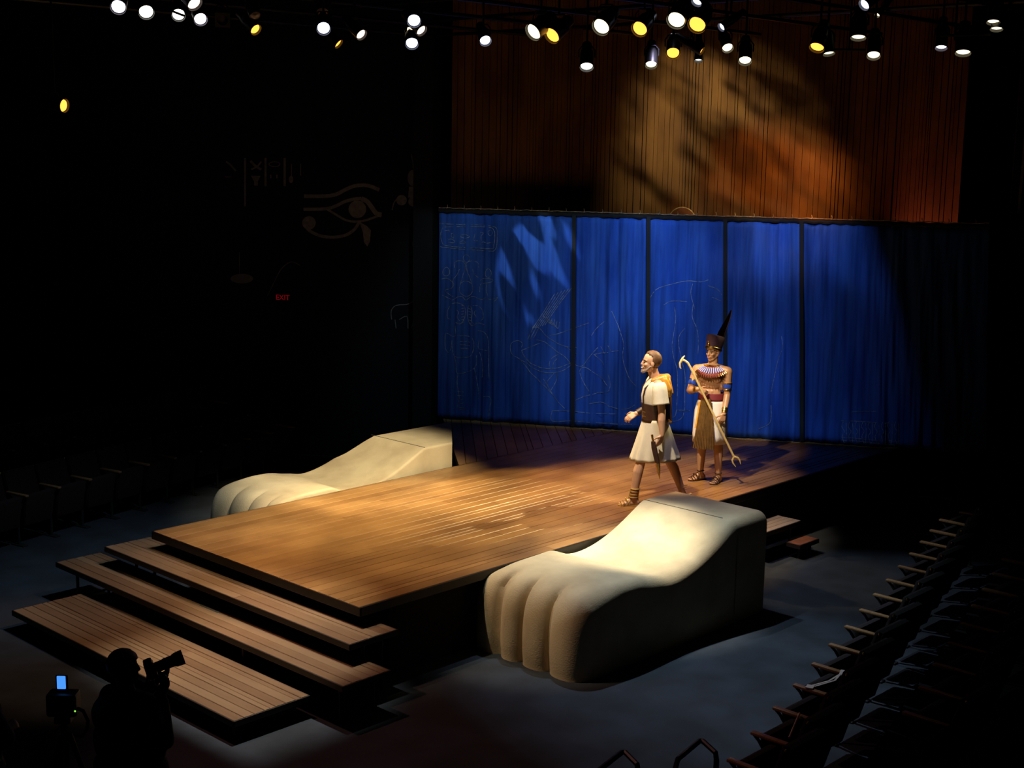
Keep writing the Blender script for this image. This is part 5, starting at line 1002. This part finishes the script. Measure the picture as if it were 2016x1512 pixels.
# kilt, sash, apron
def gr(z, rf, rl, w_=0, n=72, off=0, wob=11): return [Vector((0, 0, z)) + F * (rf * math.cos(k * 2 * PI / n) * (1 + w_ * math.sin(wob * k * 2 * PI / n)) + off) + Lf * (rl * math.sin(k * 2 * PI / n) * (1 + w_ * math.sin(wob * k * 2 * PI / n))) for k in range(n)]
cloth('kilt', [gr(1.05, .115, .150), gr(1.0, .128, .172, .01), gr(.9, .145, .195, .015), gr(.75, .155, .205, .02), gr(.6, .16, .210, .025), gr(.50, .162, .208, .03)], M['white'], gd, .006)
cloth('sash', [gr(1.04, .120, .158), gr(1.06, .118, .157), gr(1.12, .106, .148), gr(1.13, .104, .146)], M['sash'], gd, .008)
mb = MB(); P = []
rows = 12; cols = 24
for i in range(rows + 1):
    t = i / rows; z = 1.075 - .615 * t; c = Vector((-.085 - .015 * t, -.155 - .065 * t, z)); hw = .055 + .075 * t; r = []
    for k in range(cols + 1):
        u = -1 + 2 * k / cols; dp = .010 * (1 if k % 2 else -1) * (.3 + .7 * t); r.append(c + Vector((.96, -.26, 0)) * (u * hw) + Vector((-.26, -.96, 0)) * (dp + .02 * (1 - u * u)))
    P.append(r)
mb.loft(P, closed=False); ap = mb.build('apron', M['apron'], gd); ap.modifiers.new('t', 'SOLIDIFY').thickness = .006
mb = MB(); mb.tube([P[i][0] for i in range(rows + 1)], .008, n=6); mb.tube([P[i][-1] for i in range(rows + 1)], .008, n=6); mb.build('apron_trim', M['brass'], ap)
mb = MB(); mb.loft([[Vector((-.155 - .02 * t, -.12, 1.03 - .33 * t)) + Vector((x, y, 0)) for x, y in ((-.012 - .02 * t, 0), (.012, -.03), (.02, 0), (0, .02))] for t in (0, .5, 1)]); mb.build('side_drape', M['gold_cloth'], gd)
sandal((-.085, .07, .085), (-.85, -.5, 0), M['leather'], gd); sandal((.12, -.06, .085), (-.55, -.84, 0), M['leather'], gd)
# his staff
sf = empty('crooked_staff', (14.032, 9.888, .8), YAW, 'long golden staff with hooked head and forked foot held by the standing man', 'staff')
mb = MB(); mb.tube([SB, SA, SA + Vector((-.03, 0, .045)), SA + Vector((-.075, 0, .075)), SA + Vector((-.105, 0, .072))], .0135, n=10); mb.build('shaft', M['ivory'], sf, True)
h0 = SA + Vector((-.105, 0, .075)); mb = MB(); mb.tube([h0 + Vector((.035, 0, .055)), h0 + Vector((.018, 0, .035)), h0, h0 + Vector((-.018, 0, -.035)), h0 + Vector((-.016, 0, -.085)), h0 + Vector((-.004, 0, -.105))], [.006, .012, .017, .014, .010, .006], n=10); mb.build('hooked_head', M['ivory'], sf, True)
side = sd_.cross(Vector((0, 1, 0))).normalized(); mb = MB()
for s in (-1, 1): mb.tube([SB - sd_ * .01, SB + sd_ * .02 + side * s * .035, SB + sd_ * .06 + side * s * .045, SB + sd_ * .115 + side * s * .034], [.013, .012, .010, .004], n=8)
mb.build('forked_foot', M['ivory'], sf, True)

# ---- dark foreground figures
def standing(root, label, hd, f, lf, hc, arms, wide=1.0, cap_m=None):
    e = empty('person', root, YAW, label, 'person'); f = Vector((f[0], f[1], 0)).normalized(); lf_ = Vector((0, 0, 1)).cross(f); yaw = math.atan2(f.y, f.x)
    mb = MB(); Rm = Matrix.Rotation(yaw, 3, 'Z')
    for s in (-1, 1):
        h = lf_ * s * .09 + Vector((0, 0, .9)); k = lf_ * s * .11 + f * .01 + Vector((0, 0, .5)); a = lf_ * s * .13 + Vector((0, 0, .09))
        mb.cap(h, k, .09, .06); mb.cap(k, a, .06, .042); foot(mb, a, f)
    mb.ell((0, 0, 1.0), (.12, .165, .16), Rm); mb.ell((0, 0, 1.25), (.125, .18, .22), Rm); mb.cap(lf_ * -.17 + Vector((0, 0, 1.42)), lf_ * .17 + Vector((0, 0, 1.42)), .065, .065)
    for (s, el_, w_, d, n_, sd2) in arms:
        sh = lf_ * s * .19 + Vector((0, 0, 1.41)); mb.cap(sh, el_, .058, .043); mb.cap(el_, w_, .043, .030); hand(mb, w_, d, n_, sd2, .8)
    H = head(mb, hc, math.atan2(hd[1], hd[0]), 0, 1.0, (0, 0, 1.43)); body = fuse(mb, 'body', M['shaded_skin'], e, .008, 5)
    mb = MB(); hcap(mb, H, lambda p: p.x < .02 or p.z > .06, r=(.112, .094, .104)); mb.build('hair', M['darkhair'], body, True, 80).modifiers.new('t', 'SOLIDIFY').thickness = .012
    mb = MB()      # jacket and trousers as one dark outer volume each
    mb.ell((0, 0, 1.12), (.155 * wide, .215 * wide, .25), Rm); mb.ell((0, 0, 1.30), (.155 * wide, .225 * wide, .19), Rm); mb.cap(lf_ * -.18 + Vector((0, 0, 1.41)), lf_ * .18 + Vector((0, 0, 1.41)), .085, .085); mb.ell((0, 0, .93), (.165 * wide, .215 * wide, .16), Rm)
    for (s, el_, w_, d, n_, sd2) in arms:
        sh = lf_ * s * .19 + Vector((0, 0, 1.41)); mb.cap(sh, el_, .078, .062); mb.cap(el_, Vector(el_).lerp(Vector(w_), .85), .062, .045)
    fuse(mb, 'jacket', M['black'], e, .012, 5)
    mb = MB()
    for s in (-1, 1):
        h = lf_ * s * .09 + Vector((0, 0, .9)); k = lf_ * s * .11 + f * .01 + Vector((0, 0, .5)); a = lf_ * s * .13 + Vector((0, 0, .13)); mb.cap(h, k, .115, .085); mb.cap(k, a, .085, .07)
    fuse(mb, 'trousers', M['black'], e, .012, 5)
    return e
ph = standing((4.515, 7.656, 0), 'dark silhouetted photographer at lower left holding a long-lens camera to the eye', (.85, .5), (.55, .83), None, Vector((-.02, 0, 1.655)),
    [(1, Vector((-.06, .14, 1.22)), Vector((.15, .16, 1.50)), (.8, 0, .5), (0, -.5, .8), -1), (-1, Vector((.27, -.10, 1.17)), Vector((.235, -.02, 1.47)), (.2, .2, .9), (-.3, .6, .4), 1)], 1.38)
ph.scale = (.94, .94, .94)
cm = empty('photo_camera', (4.515, 7.656, 0), YAW, 'black photo camera with long lens pointing up right at the lower left', 'camera')
cm.scale = (.94, .94, .94)
CM = Matrix.Translation((.135, .07, 1.615)) @ Matrix.Rotation(math.radians(20), 4, 'Z') @ Matrix.Rotation(math.radians(-17), 4, 'Y')
mb = MB(); mb.box((0, 0, 0), (.07, .14, .10), bev=.014, M=CM); mb.box((-.0, 0, .06), (.06, .06, .04), bev=.012, M=CM); mb.box((.01, -.065, .0), (.06, .03, .10), bev=.012, M=CM); mb.build('camera_body', M['lampcan'], cm)
mb = MB(); ML = CM @ Matrix.Rotation(PI / 2, 4, 'Y'); lathe(mb, [(.036, .03), (.038, .05), (.037, .09), (.041, .10), (.041, .16), (.044, .165), (.050, .18), (.053, .235), (.050, .236), (.045, .22), (.001, .22)], ML, 28); mb.build('lens_barrel', M['lampcan'], cm, True)
MB().tube([CM @ Vector((0, .07, .04)), Vector((.10, .10, 1.50)), Vector((.03, -.02, 1.42)), Vector((.12, -.05, 1.50)), CM @ Vector((0, -.07, .04))], .006, n=6).build('neck_strap', M['black'], cm)
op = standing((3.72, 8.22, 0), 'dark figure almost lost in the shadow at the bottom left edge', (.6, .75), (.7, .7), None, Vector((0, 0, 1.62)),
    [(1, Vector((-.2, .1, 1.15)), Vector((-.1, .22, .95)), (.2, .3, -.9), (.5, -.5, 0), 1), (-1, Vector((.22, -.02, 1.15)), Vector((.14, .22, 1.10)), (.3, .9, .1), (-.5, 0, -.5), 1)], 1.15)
vc = empty('video_camera', (4.293, 8.102, 0), YAW, 'small video camera on tripod with glowing blue flip screen at the bottom left', 'video camera')
MB().box((.0, .0, 1.245), (.20, .13, .16), bev=.02).build('camcorder_body', M['lampcan'], vc)
mb = MB(); mb.box((.0, -.01, 1.385), (.082, .014, .115), bev=.005, M=Matrix.Identity(4)); scr = mb.build('flip_screen', M['lampcan'], vc)
MB().box((-.002, -.019, 1.395), (.056, .003, .088), bev=.004).build('screen_glass', emit('blue viewfinder screen', (.07, .32, 1), 1.05), scr)
MB().ell((.095, -.062, 1.215), (.0065, .004, .0065), seg=10).build('status_light', emit('green status light', (.35, 1, .1), .9), vc)
mb = MB(); mb.tube([(.09, -.02, 1.22), (.135, -.02, 1.20), (.165, -.02, 1.13), (.155, -.02, 1.07), (.12, -.02, 1.02), (.08, -.02, 1.03)], .012, n=8); mb.build('hand_strap', M['black'], vc, True)
tr = empty('camera_tripod', (4.293, 8.102, 0), YAW, 'dark tripod carrying the small video camera at the bottom left', 'tripod')
MB().box((0, 0, 1.135), (.11, .10, .05), bev=.012).build('pan_head', M['steel'], tr)
MB().tube([(0, 0, 1.12), (0, 0, .8)], .022).build('centre_column', M['steel'], tr, True)
MB().tube([(0.02, -.03, 1.12), (-.08, -.18, 1.06), (-.13, -.26, 1.03)], .010).build('pan_handle', M['steel'], tr, True)
for k in range(3):
    a = k * 2 * PI / 3 + .5; MB().tube([(.03 * math.cos(a), .03 * math.sin(a), 1.02), (.33 * math.cos(a), .33 * math.sin(a), .01)], [.02, .013]).build('leg', M['steel'], tr, True)
